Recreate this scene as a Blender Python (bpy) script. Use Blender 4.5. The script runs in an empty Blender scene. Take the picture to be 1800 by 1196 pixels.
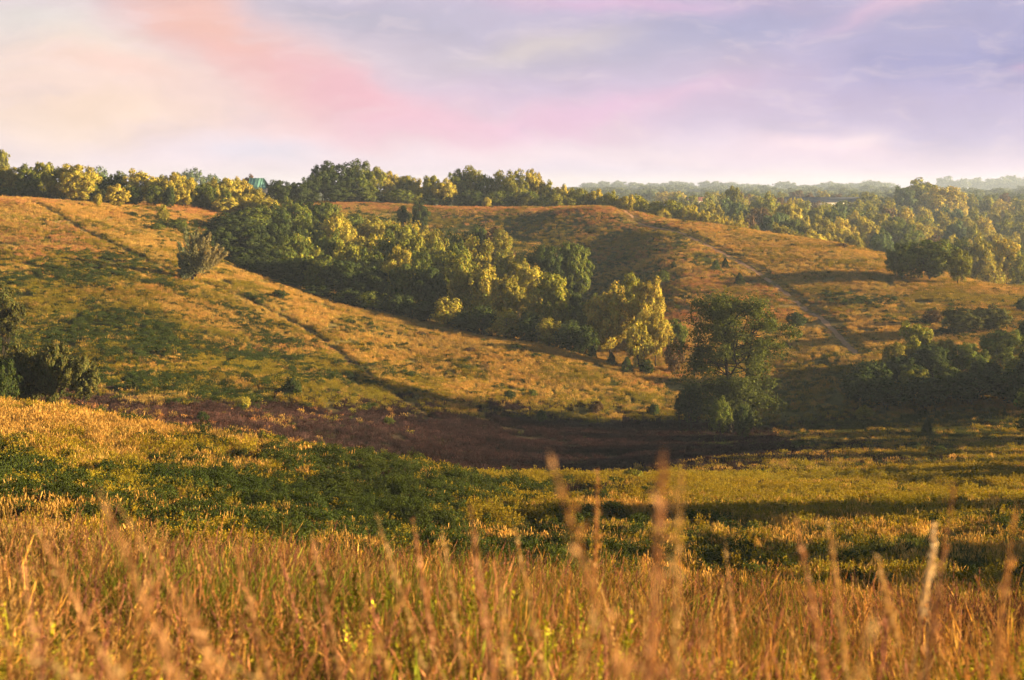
import bpy, math, random
import numpy as np
random.seed(7); rng = np.random.default_rng(11)
F, V0, UC = 2500.0, 335.0, 900.0           # focal length in photo pixels, horizon row, centre column
EXPO = 2.2
SUN_AZ, SUN_EL = math.radians(93), math.radians(11.5)
sc = bpy.context.scene
COL = sc.collection
def srgb(r, g, b, k=1.0):
    f = lambda c: ((c/255+0.055)/1.055)**2.4 if c > 10 else c/255/12.92
    return (f(r)*k, f(g)*k, f(b)*k)

# ------------------------------------------------------------------ terrain
def Z(y, v): return -(v-V0)*y/F
NL = [(0, -1.62), (2, -2.05), (6, -3.05), (15, -5.0), (28, -7.9), (42, -12.8)]
def col(u, *vs, near=NL):
    kk = min(1, max(0, u/1500))
    p = [(a, b+(0 if a < 6 else (.75 if a < 40 else .4)*(1-kk)*min(1, a/28)-.6*kk*min(1, a/28)-.25*min(1, a/28))) for a, b in near]
    for a in vs:
        p.append((a[0], Z(a[0], a[2]) if len(a) == 3 else a[1]))
    return (u, p)
v = 'v'
LEFTFAR = [(560, -4), (700, -8), (1000, -6), (2000, 0), (6000, 0)]
RF = lambda a, b, c, d, e, f, g: [(450, a), (520, b), (600, c), (700, d), (800, e), (1000, f), (1100, g), (1500, -12), (2400, -8), (6000, -4)]
T = [
 col(-500, (58,v,900),(80,v,800),(105,v,700),(130,-22),(150,-23.5),(200,v,590),(260,v,445),(300,v,375),(330,v,342),(370,-1.3),(440,-3),(480,-4),*LEFTFAR),
 col(0, (58,v,900),(80,v,795),(105,v,702),(130,-22.5),(150,-24),(200,v,600),(260,v,455),(300,v,380),(330,v,345),(370,-1.6),(440,-3.2),(480,-4),*LEFTFAR),
 col(150, (58,v,915),(80,v,810),(105,v,716),(130,-23),(155,-24.2),(200,v,608),(260,v,470),(300,v,398),(330,v,360),(350,v,354),(400,-3.4),(480,-4),*LEFTFAR),
 col(300, (58,v,935),(80,v,835),(105,v,738),(130,-24),(160,v,713),(200,v,622),(260,v,492),(300,v,425),(330,v,392),(360,v,374),(410,v,358),(480,-4),*LEFTFAR),
 col(450, (58,v,955),(80,v,860),(105,v,762),(130,-25.5),(170,v,712),(200,v,650),(250,v,548),(290,v,482),(320,-18.5),(360,-13),(410,v,385),(450,v,363),(500,-4),(540,-4.5),(700,-8),(1000,-6),(2000,0),(6000,0)),
 col(600, (60,v,970),(80,v,885),(105,v,785),(130,-26.5),(160,-28),(180,v,715),(220,v,630),(260,v,557),(287,v,527),(320,-25),(350,-22.5),(400,-13.5),(450,v,366),(480,v,355),(520,-6),(560,-7),(700,-10),(1000,-8),(2000,0),(6000,0)),
 col(750, (60,v,985),(80,v,900),(105,v,808),(130,-28),(160,-30.5),(190,v,728),(220,v,665),(250,v,602),(275,v,563),(310,-28.5),(350,-26.5),(425,v,425),(457,v,380),(477,v,361),(520,-9),(560,-11),(700,-12),(1000,-9),(2000,0),(6000,0)),
 col(900, (60,v,995),(80,v,905),(115,v,826),(140,-29.5),(160,-31.5),(200,v,738),(225,v,670),(255,v,594),(290,-29.5),(340,-27),(366,v,480),(432,v,410),(468,v,362),(500,-8),(560,-14),(700,-16),(1000,-10),(2000,0),(6000,0)),
 col(1050, (60,v,998),(80,v,908),(115,v,828),(140,-29.5),(160,-31.8),(203,v,742),(225,v,685),(250,v,628),(278,-31),(320,-29),(352,v,500),(418,v,408),(446,v,360),(470,-6.5),(520,-14),(600,-20),(700,-20),(1000,-12),(2000,0),(6000,0)),
 col(1200, (60,v,1000),(80,v,908),(115,v,832),(140,v,818),(165,v,800),(205,v,746),(225,v,700),(250,v,645),(275,v,585),(300,v,530),(350,v,455),(400,v,395),(422,v,383),*RF(-11,-19,-23,-22,-18,-12,-10)),
 col(1350, (60,v,1000),(80,v,905),(110,v,855),(140,v,815),(170,v,782),(205,v,746),(225,v,705),(250,v,640),(300,v,540),(350,v,455),(390,v,410),(403,v,406),*RF(-20,-24,-23,-21,-18,-12,-11)),
 col(1500, (60,v,1000),(80,v,900),(110,v,852),(140,v,814),(170,v,778),(205,v,743),(230,v,665),(260,v,600),(300,v,530),(340,v,465),(378,v,428),(405,-17),*RF(-25,-26,-25,-22,-18,-13,-12)),
 col(1650, (60,v,998),(80,v,896),(110,v,850),(140,v,810),(170,v,774),(205,v,742),(235,v,645),(260,v,592),(300,v,525),(325,v,494),(348,v,475),(370,-21),(400,-26),*RF(-30,-31,-29,-26,-22,-16,-13)),
 col(1800, (60,v,995),(80,v,892),(110,v,846),(140,v,806),(170,v,772),(205,v,740),(238,v,630),(270,v,566),(300,v,526),(322,v,502),(350,-24.5),(400,-30),*RF(-32,-32,-31,-29,-26,-18,-14)),
 col(2300, (60,v,990),(80,v,885),(110,v,842),(140,v,802),(170,v,768),(205,v,735),(238,v,630),(270,v,575),(300,v,536),(322,v,520),(350,-26),(400,-30),*RF(-32,-32,-31,-29,-26,-18,-14)),
]
def pchip(xs, ys, x):
    xs = np.asarray(xs, float); ys = np.asarray(ys, float)
    h = np.diff(xs); d = np.diff(ys, axis=0)/h.reshape((-1,)+(1,)*(ys.ndim-1))
    m = np.zeros_like(ys)
    w1 = (2*h[1:]+h[:-1]).reshape((-1,)+(1,)*(ys.ndim-1)); w2 = (h[1:]+2*h[:-1]).reshape(w1.shape)
    same = d[1:]*d[:-1] > 0
    with np.errstate(divide='ignore', invalid='ignore'):
        hm = (w1+w2)/(w1/d[:-1]+w2/d[1:])
    m[1:-1] = np.where(same, hm, 0); m[0] = d[0]; m[-1] = d[-1]
    i = np.clip(np.searchsorted(xs, x)-1, 0, len(xs)-2)
    sh = (-1,)+(1,)*(ys.ndim-1)
    t = ((x-xs[i])/h[i]).reshape(sh); hh = h[i].reshape(sh)
    return (ys[i]*(1+2*t)*(1-t)**2 + m[i]*hh*t*(1-t)**2 + ys[i+1]*t*t*(3-2*t) + m[i+1]*hh*t*t*(t-1))
LY = np.linspace(math.log(0.5), math.log(6000), 420)
YG = np.exp(LY)
colz = np.array([pchip([p[0] for p in c[1]], [p[1] for p in c[1]], YG) for c in T])   # (ncol, ny)
colz[:, YG < 2] = colz[:, YG < 2]
US = np.array([c[0] for c in T], float)
SG = np.linspace(-0.58, 0.58, 117)
UG = UC+SG*F
HG = pchip(US, colz, np.clip(UG, US[0], US[-1]))       # (ns, ny)
k = np.exp(-0.5*(np.arange(-3, 4)/1.3)**2); k /= k.sum()
HP = np.pad(HG, ((3, 3), (0, 0)), mode='edge')
HG = sum(k[j]*HP[j:j+HG.shape[0]] for j in range(7))
_g = np.random.default_rng(5).random((256, 256))
def vnoise(x, y):
    xi = np.floor(x).astype(int); yi = np.floor(y).astype(int)
    fx = x-xi; fy = y-yi; fx = fx*fx*(3-2*fx); fy = fy*fy*(3-2*fy)
    a = _g[xi % 256, yi % 256]; b = _g[(xi+1) % 256, yi % 256]; c = _g[xi % 256, (yi+1) % 256]; d = _g[(xi+1) % 256, (yi+1) % 256]
    return (a*(1-fx)+b*fx)*(1-fy)+(c*(1-fx)+d*fx)*fy
def fbm(x, y, s, o=3, ox=0.0):
    r = 0; a = 1; t = 0
    for i in range(o):
        r = r+a*vnoise(x/s+17.3*i+ox, y/s-9.1*i+ox*1.7); t += a; a *= .5; s *= .5
    return r/t
def sd(x, y):
    x = np.asarray(x, float); y = np.asarray(y, float)
    th = np.arctan2(x, y); lim = math.atan(0.58)
    tc = np.clip(th, -lim, lim); r = np.hypot(x, y)
    return np.tan(tc), np.maximum(r*np.cos(tc), 0.51)
TRAILS = {   # photo-row guides turned into ground positions below
 'left': [(40,350),(70,358),(105,378),(150,402),(200,428),(250,455),(300,478),(370,500),(430,520),(490,545),(540,572),(590,605),(625,635),(655,665),(690,692),(735,718),(765,735)],
 'right': [(1040,362),(1075,372),(1120,388),(1180,404),(1240,425),(1290,450),(1330,475),(1370,505),(1410,530),(1450,556),(1480,590),(1505,620)]}
def h0(x, y):
    s, d = sd(x, y)
    a = np.clip((s-SG[0])/(SG[1]-SG[0]), 0, len(SG)-1.001); b = np.clip((np.log(d)-LY[0])/(LY[1]-LY[0]), 0, len(LY)-1.001)
    i = a.astype(int); j = b.astype(int); a = a-i; b = b-j
    z = (HG[i, j]*(1-a)+HG[i+1, j]*a)*(1-b)+(HG[i, j+1]*(1-a)+HG[i+1, j+1]*a)*b
    amp = np.interp(d, [0, 25, 60, 150, 210, 400, 900, 3000], [.05, .25, .5, .5, .8, .85, 1.5, 3])
    flat = 1-0.8*np.exp(-((d-178)/22)**2)*((s > -0.18))
    z = z-np.interp(d, [8, 30, 60, 85, 125, 150], [0.0, .4, .75, .75, .75, .8])
    return z+amp*flat*((fbm(x, y, 22, 3)-.5)*1.7+(fbm(x, y, 70, 2, 40)-.5)*1.2)
def ground_at(u, vv, y0=120, y1=520):
    """first ground depth whose picture row is vv, walking out from y0"""
    ys = np.linspace(y0, y1, 900); xs = (u-UC)/F*ys
    rows = V0-F*h0(xs, ys)/ys
    k_ = np.where(rows <= vv)[0]
    yy = ys[k_[0]] if len(k_) else y1
    return ((u-UC)/F*yy, yy)
TP = {}
for n_, pts in TRAILS.items():
    y0 = 150 if n_ == 'left' else 235
    P = np.array([ground_at(a, b+3, y0) for a, b in pts])
    for _ in range(2):
        P[1:-1] = (P[:-2]+P[2:]+2*P[1:-1])/4
    t = np.arange(len(P)); tt = np.linspace(0, len(P)-1, 260)
    TP[n_] = np.stack([np.interp(tt, t, P[:, 0]), np.interp(tt, t, P[:, 1])], 1)
def trail_d(x, y):
    x = np.asarray(x, float); y = np.asarray(y, float); sh = x.shape
    q = np.stack([x.ravel(), y.ravel()], 1); out = np.full(len(q), 99.)
    m = (q[:, 1] > 120) & (q[:, 1] < 480); idx = np.where(m)[0]
    A = np.concatenate([TP['left'], TP['right']])
    for c in range(0, len(idx), 20000):
        ii = idx[c:c+20000]
        out[ii] = np.sqrt(((q[ii, None, :]-A[None])**2).sum(2).min(1))
    return out.reshape(sh)
def height(x, y, td=None):
    z = h0(x, y)
    if td is None: td = trail_d(x, y)
    s, d = sd(x, y)
    return z-np.where(s > 0, .06, .85)*np.exp(-(td/np.where(s > 0, 1.0, 1.1))**2)
def hh(x, y): return float(height(np.array([x]), np.array([y]))[0])
def px(x, y, z): return UC+F*x/y, V0-F*z/y

# ------------------------------------------------------------------ helpers
def mesh_from(name, verts, faces, mat=None, cols=None, smooth=False):
    me = bpy.data.meshes.new(name)
    verts = np.asarray(verts, np.float32)
    if isinstance(faces, np.ndarray):
        n, k_ = faces.shape
        me.vertices.add(len(verts)); me.vertices.foreach_set('co', verts.ravel())
        me.loops.add(n*k_); me.loops.foreach_set('vertex_index', faces.astype(np.int32).ravel())
        me.polygons.add(n); me.polygons.foreach_set('loop_start', np.arange(0, n*k_, k_, dtype=np.int32))
        me.update(calc_edges=True)
    else:
        me.from_pydata([tuple(p) for p in verts], [], faces); me.update()
    if cols is not None:
        a = me.attributes.new('cv', 'FLOAT_COLOR', 'POINT')
        c = np.ones((len(verts), 4), np.float32); c[:, :cols.shape[1]] = cols; a.data.foreach_set('color', c.ravel())
    if smooth: me.polygons.foreach_set('use_smooth', np.ones(len(me.polygons), bool))
    if mat: me.materials.append(mat)
    return me
def link(name, me, parent=None, color=None):
    o = bpy.data.objects.new(name, me); COL.objects.link(o)
    if parent: o.parent = parent
    if color: o.color = (*color, 1)
    return o
def tag(o, label, cat=None, group=None, kind=None):
    o['label'] = label
    if cat: o['category'] = cat
    if group: o['group'] = group
    if kind: o['kind'] = kind
    return o
def new_mat(name):
    m = bpy.data.materials.new(name); m.use_nodes = True; nt = m.node_tree; nt.nodes.clear()
    return m, nt, nt.nodes, nt.links
def leaf_mat(name, source, trans=0.35, var=0.35, gloss=0.0, tcol=(1.0, 0.95, 0.45)):
    """source: 'object' = object colour, 'inst' = tint of each scattered plant. cv = small leaf-to-leaf variation."""
    m, nt, N, L = new_mat(name)
    out = N.new('ShaderNodeOutputMaterial')
    if source == 'object':
        c = N.new('ShaderNodeObjectInfo').outputs['Color']
    else:
        a = N.new('ShaderNodeAttribute'); a.attribute_type = 'INSTANCER'; a.attribute_name = 'tint'; c = a.outputs['Color']
    cv = N.new('ShaderNodeAttribute'); cv.attribute_name = 'cv'
    mul = N.new('ShaderNodeMix'); mul.data_type = 'RGBA'; mul.blend_type = 'MULTIPLY'; mul.inputs[0].default_value = 1
    L.new(c, mul.inputs[6]); L.new(cv.outputs['Color'], mul.inputs[7])
    col_ = mul.outputs[2]
    d = N.new('ShaderNodeBsdfDiffuse'); L.new(col_, d.inputs['Color'])
    t = N.new('ShaderNodeBsdfTranslucent')
    m2 = N.new('ShaderNodeMix'); m2.data_type = 'RGBA'; m2.blend_type = 'MULTIPLY'; m2.inputs[0].default_value = 1
    L.new(col_, m2.inputs[6]); m2.inputs[7].default_value = (*tcol, 1); L.new(m2.outputs[2], t.inputs['Color'])
    mx = N.new('ShaderNodeMixShader'); mx.inputs[0].default_value = trans
    L.new(d.outputs[0], mx.inputs[1]); L.new(t.outputs[0], mx.inputs[2])
    last = mx.outputs[0]
    if gloss:
        g = N.new('ShaderNodeBsdfGlossy'); g.inputs['Roughness'].default_value = .5; g.inputs['Color'].default_value = (1, 1, 1, 1)
        mg = N.new('ShaderNodeMixShader'); mg.inputs[0].default_value = gloss
        L.new(last, mg.inputs[1]); L.new(g.outputs[0], mg.inputs[2]); last = mg.outputs[0]
    L.new(last, out.inputs['Surface'])
    return m
def plain_mat(name, colr, rough=.9, noise=0.0, scale=4.0):
    m, nt, N, L = new_mat(name)
    out = N.new('ShaderNodeOutputMaterial'); b = N.new('ShaderNodeBsdfPrincipled'); b.inputs['Roughness'].default_value = rough; b.inputs['Specular IOR Level'].default_value = .5 if rough < .6 else .1
    if noise:
        tc = N.new('ShaderNodeTexCoord'); n = N.new('ShaderNodeTexNoise'); n.inputs['Scale'].default_value = scale; n.inputs['Detail'].default_value = 5
        L.new(tc.outputs['Object'], n.inputs['Vector'])
        r = N.new('ShaderNodeMix'); r.data_type = 'RGBA'
        r.inputs[6].default_value = (*[c*(1-noise) for c in colr], 1); r.inputs[7].default_value = (*[c*(1+noise) for c in colr], 1)
        L.new(n.outputs['Fac'], r.inputs[0]); L.new(r.outputs[2], b.inputs['Base Color'])
    else: b.inputs['Base Color'].default_value = (*colr, 1)
    L.new(b.outputs[0], out.inputs['Surface'])
    return m
M_LEAF = leaf_mat('tree_leaves', 'object', .28, gloss=0)
M_TUFT = leaf_mat('meadow_blades', 'inst', .34, tcol=(1, .86, .5))
M_BARK = plain_mat('bark', (.028, .022, .017), .95, .45, 6)
M_STALK = leaf_mat('plume_fluff', 'object', .4, tcol=(1, .8, .5))

# ------------------------------------------------------------------ plant cover map
# species: 0 orange bluestem, 1 goldenrod-green forb, 2 dark leafy cover, 3 purple-brown, 4 reddish grass, 5 green meadow grass
BL = [  # (u, v, su, sv, tilt px per px, species, weight)
 (900, 600, 260, 45, .25, 0, 1.3), (650, 600, 150, 50, .2, 0, .9), (900, 650, 200, 40, .1, 0, .9),
 (500, 500, 130, 22, .3, 0, .9), (120, 380, 170, 22, .1, 0, 1.6), (40, 350, 120, 10, .0, 4, 1.3), (60, 420, 90, 30, .2, 4, .8),
 (340, 375, 100, 14, 0, 4, 1.2), (270, 430, 120, 18, .3, 0, .9),
 (120, 470, 130, 14, 0, 2, 1.1), (60, 500, 90, 22, 0, 2, .9), (200, 560, 150, 28, 0, 2, 1.3), (130, 590, 130, 20, 0, 2, 1.0), (400, 620, 110, 22, 0, 2, .8), (440, 670, 160, 20, 0, 2, 1.5), (260, 680, 130, 18, 0, 2, 1.0),
 (300, 540, 130, 30, 0, 1, .9), (300, 640, 220, 30, 0, 1, 1.0), (540, 640, 80, 40, 0, 1, .6), (430, 560, 90, 30, 0, 0, 1.0), (520, 610, 60, 18, 0, 4, .7),
 (310, 400, 45, 18, .2, 2, 1.2), (180, 600, 260, 60, 0, 5, 1.4), (200, 640, 280, 50, 0, 2, 1.2), (150, 520, 200, 40, 0, 1, .9), (100, 430, 160, 30, 0, 5, .6), (380, 680, 240, 25, 0, 1, .9),  # left slope: dark and green plants weighted up to suggest its grazing shade
 (700, 530, 60, 10, .3, 1, .4),
 # lower edge of the main slope
 (820, 720, 160, 16, .05, 1, .9), (1100, 715, 110, 18, .1, 1, 1.4), (1000, 690, 140, 12, .1, 5, .9), (1130, 680, 80, 14, .1, 5, 1.2), (1120, 655, 70, 12, .1, 1, .9),
 (1180, 640, 50, 25, 0, 4, .8),
 # purple basin
 (300, 722, 180, 12, .1, 3, 2.3), (560, 735, 180, 14, .1, 3, 2.8), (860, 780, 360, 36, .06, 3, 4.0), (1230, 790, 130, 28, 0, 3, 2.6), (1000, 760, 300, 22, .0, 3, 2.2),
 # near-left ridge
 (60, 740, 200, 24, .15, 0, 2.2), (330, 780, 150, 24, .2, 0, 1.8), (520, 770, 70, 12, .2, 1, 1.2), (100, 830, 200, 25, 0, 1, 1.2), (480, 840, 110, 28, .2, 1, 1.1), (150, 860, 200, 20, 0, 2, 1.0),
 (620, 835, 240, 40, .25, 2, 2.2), (650, 905, 280, 45, .1, 2, 3.2), (300, 875, 260, 26, .1, 2, 1.8), (80, 850, 140, 20, .1, 2, 1.0), (900, 900, 90, 30, 0, 1, 1.2), (780, 860, 160, 30, .2, 1, .9), (620, 870, 200, 14, .1, 1, .8),
 # right-hand flats: goldenrod and green strips stand in for sun and shadow bands
 (1350, 878, 420, 7, 0, 1, 3.0), (1500, 838, 360, 5, -.03, 1, 3.0), (1450, 900, 300, 5, 0, 0, 2.4), (1300, 852, 300, 5, 0, 1, 2.6), (1500, 808, 300, 4, -.02, 1, 2.2), (1350, 880, 420, 14, 0, 1, 1.0), (1500, 840, 300, 14, -.03, 1, 1.6), (1250, 850, 200, 12, 0, 1, 1.6), (1100, 880, 130, 28, 0, 1, 1.5), (1400, 905, 80, 16, 0, 0, 1.0), (1050, 905, 120, 14, 0, 0, .9),
 (1500, 960, 420, 40, 0, 5, 3.4), (1450, 780, 420, 26, 0, 5, 2.4), (1500, 822, 400, 5, -.02, 5, 1.8), (1500, 862, 420, 6, .01, 5, 2.2), (1350, 893, 300, 5, .01, 5, 1.5), (900, 420, 160, 45, 0, 5, 1.0), (950, 470, 200, 40, 0, 2, .35), (1100, 950, 120, 24, 0, 5, 1.6), (1600, 760, 300, 22, 0, 5, 2.2), (1620, 800, 260, 8, 0, 5, 1.2), (1700, 830, 160, 10, 0, 1, 1.3), (1400, 780, 60, 22, 0, 5, 1.4), (1350, 670, 110, 40, 0, 5, 1.6), (1300, 735, 80, 8, 0, 1, 1.0),
 # far hill
 (1000, 410, 170, 30, 0, 1, .8), (1020, 440, 200, 60, 0, 5, 1.0), (1050, 362, 240, 9, .03, 4, 1.6), (760, 362, 200, 8, 0, 4, 1.6), (1080, 400, 120, 20, 0, 4, .7), (820, 400, 120, 25, 0, 5, .7),
 (1120, 560, 80, 30, 0, 4, .9), (1170, 520, 110, 30, 0, 5, .7), (1160, 460, 90, 25, 0, 4, .5),
 (1320, 430, 150, 22, .3, 0, 1.8), (1480, 450, 120, 18, .15, 0, 1.3), (1480, 470, 150, 22, .1, 1, .6), (1400, 500, 140, 30, .2, 0, 1.7), (1600, 525, 220, 16, .05, 1, .9), (1750, 505, 120, 12, .1, 0, 1.3), (1560, 580, 120, 25, 0, 0, 1.3), (1430, 600, 90, 25, .2, 0, 1.2), (1540, 528, 50, 8, 0, 2, 1.6), (1500, 475, 110, 6, .15, 5, .9), (1660, 570, 120, 25, 0, 2, .8), (1300, 520, 100, 30, .2, 4, .8),  # thin tilted green streak paints the cast shadow of the crest tree clump
]
PAL = np.array([[.40, .265, .075], [.205, .175, .025], [.045, .062, .013], [.038, .021, .026], [.37, .19, .08], [.080, .092, .024]])
def species(x, y, z):
    u = UC+F*x/y; vv = V0-F*z/y
    W = np.zeros((6, len(x))); W[0] = .45; W[1] = .32; W[5] = .10; W[2] = .08
    for (bu, bv, su, sv, tl, s, w) in BL:
        du = (u-bu)/su; dv = (vv-bv-tl*(u-bu))/sv
        W[s] += w*np.exp(-.5*(du*du+dv*dv))
    top = np.interp(u, [100, 330, 600, 730, 900, 1200, 1390], [706, 713, 723, 731, 739, 747, 752])+22*(fbm(x, y, 7, 3, 500)-.5)
    pm = (y > 128) & (y < 212) & (vv > top) & (u > 120) & (u < 1385+60*(fbm(x, y, 14, 2, 600)-.5)) & ((vv < 822) | (u < 1150)) & (u < 1150+(822-vv)*9)
    fade = np.clip((760-u)/420, 0, 1)*pm*.9; W[0] = np.where(pm, fade*.25, W[0]); W[1] = np.where(pm, fade*.15, W[1]); W[2] = np.where(pm, 0, W[2]); W[4] = np.where(pm, fade*.3, W[4]); W[5] = np.where(pm, fade*.3+.04+.9*np.clip((u-1180)/200, 0, 1), W[5]); W[3, pm] = 3
    near = y < 46
    W[:, near] = np.array([.9, .60, .06, .3, .6, 1.0])[:, None]
    edge = near & (y > 15); W[3, edge] += .9; W[4, edge] += .2
    for s in range(6):
        n1 = fbm(x, y, 7 if s != 2 else 9, 3, 31*s+3)
        W[s] *= np.exp(5.0*(n1-.5))*np.exp(.7*rng.gumbel(size=len(x)))
    return W.argmax(0)

# ------------------------------------------------------------------ ground sheet
def build_ground():
    a0 = np.radians(np.arange(-31, 31.01, .16)); a1 = np.radians(np.arange(34, 327, 4.0))
    A = np.concatenate([a0, a1]); R = np.exp(np.linspace(math.log(.8), math.log(6000), 430))
    AA, RR = np.meshgrid(A, R, indexing='ij')
    X = RR*np.sin(AA); Y = RR*np.cos(AA); td = trail_d(X, Y); Zz = height(X, Y, td)
    na, nr = X.shape
    V = np.stack([X.ravel(), Y.ravel(), Zz.ravel()], 1)
    V = np.vstack([V, [[0, 0, hh(0.01, .5)]]])
    i = np.arange(na); j = np.arange(nr-1); I, J = np.meshgrid(i, j, indexing='ij'); I2 = (I+1) % na
    f = np.stack([I*nr+J, I*nr+J+1, I2*nr+J+1, I2*nr+J], -1).reshape(-1, 4)
    cen = len(V)-1
    faces = f
    x = V[:, 0]; y = np.maximum(V[:, 1], .5); z = V[:, 2]
    # soil and thatch colour under the plants
    u = UC+F*x/y; vv = V0-F*z/y; W = np.zeros((6, len(x))); W[0] = .5; W[1] = .35
    for (bu, bv, su, sv, tl, s, w) in BL:
        W[s] += w*np.exp(-.5*(((u-bu)/su)**2+((vv-bv-tl*(u-bu))/sv)**2))
    W[:, (y > 480) | (V[:, 1] < 1)] = np.array([.2, .4, 1, 0, 0, 1])[:, None]
    c = (PAL.T @ (W/W.sum(0))).T*np.array([.62, .66, .8])
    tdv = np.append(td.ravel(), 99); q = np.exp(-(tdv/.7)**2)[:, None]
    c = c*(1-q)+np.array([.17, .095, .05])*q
    m, nt, N, L = new_mat('soil_and_thatch')
    out = N.new('ShaderNodeOutputMaterial'); b = N.new('ShaderNodeBsdfDiffuse')
    a = N.new('ShaderNodeAttribute'); a.attribute_name = 'cv'
    tc = N.new('ShaderNodeTexCoord'); n = N.new('ShaderNodeTexNoise'); n.inputs['Scale'].default_value = 1.3; n.inputs['Detail'].default_value = 8; n.inputs['Roughness'].default_value = .7
    L.new(tc.outputs['Object'], n.inputs['Vector'])
    mr = N.new('ShaderNodeMapRange'); mr.inputs[1].default_value = .3; mr.inputs[2].default_value = .7; mr.inputs[3].default_value = .55; mr.inputs[4].default_value = 1.4
    L.new(n.outputs['Fac'], mr.inputs[0])
    mul = N.new('ShaderNodeMix'); mul.data_type = 'RGBA'; mul.blend_type = 'MULTIPLY'; mul.inputs[0].default_value = 1
    L.new(a.outputs['Color'], mul.inputs[6]); L.new(mr.outputs[0], mul.inputs[7]); L.new(mul.outputs[2], b.inputs['Color'])
    bp = N.new('ShaderNodeBump'); bp.inputs['Strength'].default_value = .8; bp.inputs['Distance'].default_value = .25
    L.new(n.outputs['Fac'], bp.inputs['Height']); L.new(bp.outputs[0], b.inputs['Normal']); L.new(b.outputs[0], out.inputs['Surface'])
    me = mesh_from('ground', V, faces, m, c, True)
    o = link('ground', me)
    tag(o, 'rolling prairie hills of the valley', kind='structure')
build_ground()

# trodden trails: sheets 4 cm above the soil in their hollow
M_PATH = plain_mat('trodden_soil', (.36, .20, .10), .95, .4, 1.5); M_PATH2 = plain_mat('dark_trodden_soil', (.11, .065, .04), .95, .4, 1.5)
for n_, lab in (('left', 'narrow trodden trail down the left hill to the purple hollow'), ('right', 'trodden trail along the crest and down the right hill')):
    P = TP[n_]; t = np.gradient(P, axis=0); t /= np.linalg.norm(t, axis=1)[:, None]; nrm = np.stack([-t[:, 1], t[:, 0]], 1)
    V = []; w = .56 if n_ == 'right' else .6
    for k_ in (-1, -.33, .33, 1):
        Q = P+nrm*w*k_*(1+.25*np.sin(np.arange(len(P))*.7))[:, None]; V.append(np.column_stack([Q, height(Q[:, 0], Q[:, 1])+.05]))
    V = np.stack(V, 1).reshape(-1, 3); i = np.arange(len(P)-1); f = []
    for c in range(3): f.append(np.stack([i*4+c, i*4+c+1, i*4+c+5, i*4+c+4], 1))
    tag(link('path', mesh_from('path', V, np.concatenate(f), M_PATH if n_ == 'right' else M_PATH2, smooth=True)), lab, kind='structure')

# ------------------------------------------------------------------ small-plant prototypes
def unit(a): return a/np.maximum(np.linalg.norm(a, axis=-1, keepdims=True), 1e-9)
def quads(C, A, B, jit=None):
    """diamond-ish quads centred C with half axes A (long) and B (wide)"""
    V = np.stack([C-A, C+B*1.0-A*.1, C+A, C-B*1.0-A*.1], 1).reshape(-1, 3)
    f = np.arange(len(V)).reshape(-1, 4)
    return V, f
class Acc:
    def __init__(s): s.v = []; s.f = []; s.c = []; s.n = 0
    def add(s, V, f, c):
        s.v.append(V); s.f.append(f+s.n); s.n += len(V)
        c = np.asarray(c, float)
        if c.ndim == 1: c = np.tile(c, (len(V), 1))
        s.c.append(c)
    def mesh(s, name, mat): return mesh_from(name, np.vstack(s.v), np.vstack(s.f), mat, np.vstack(s.c))
def grass_tuft(seed, n, rad, hgt, bw, head=.5, hw=.03, bend=.35, hf=.3, basec=(.62, .85, .6)):
    r = np.random.default_rng(seed); A = Acc()
    ang = r.random(n)*6.283; rr = rad*np.sqrt(r.random(n)); P = np.stack([rr*np.cos(ang), rr*np.sin(ang), np.zeros(n)-.05], 1)
    H = hgt*(.45+.55*r.random(n)); la = r.random(n)*6.283; ld = np.stack([np.cos(la), np.sin(la), np.zeros(n)], 1)*(bend*H*r.random(n))[:, None]
    sa = r.random(n)*6.283; S = np.stack([np.cos(sa), np.sin(sa), np.zeros(n)], 1)*bw
    up = np.array([0, 0, 1.])
    prev = P; pw = 1.0; col0 = r.uniform(.75, 1.25, (n, 1))
    seg = [(0, 0, 1.), (.5, .28, .85), (1, 1, .12)]
    rows = [P+ld*b+up*(H*a)[:, None] for a, b, w in seg]
    for k_ in range(2):
        w0 = seg[k_][2]; w1 = seg[k_+1][2]
        V = np.stack([rows[k_]-S*w0, rows[k_]+S*w0, rows[k_+1]+S*w1, rows[k_+1]-S*w1], 1).reshape(-1, 3)
        c = np.tile(np.array(basec if k_ == 0 else (.95, .98, .9))*1.0, (n, 1))*col0
        A.add(V, np.arange(len(V)).reshape(-1, 4), np.repeat(c, 4, 0))
    m = r.random(n) < head
    if m.any():
        top = rows[2][m]; k_ = m.sum(); hl = hf*H[m]
        d = unit(ld[m]+up*(.8*H[m])[:, None])
        for q in range(3):
            a = r.random(k_)*6.283; s = unit(np.cross(d, np.stack([np.cos(a), np.sin(a), r.random(k_)*.2], 1)))
            V, f = quads(top-d*(hl*(.15+.25*q))[:, None], d*(hl*.42)[:, None]+s*hw*.7, s*hw*r.uniform(.7, 1.3, (k_, 1)))
            A.add(V, f, np.repeat(np.array([1.2, 1.1, 1.0])*col0[m], 4, 0))
    return A
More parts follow.
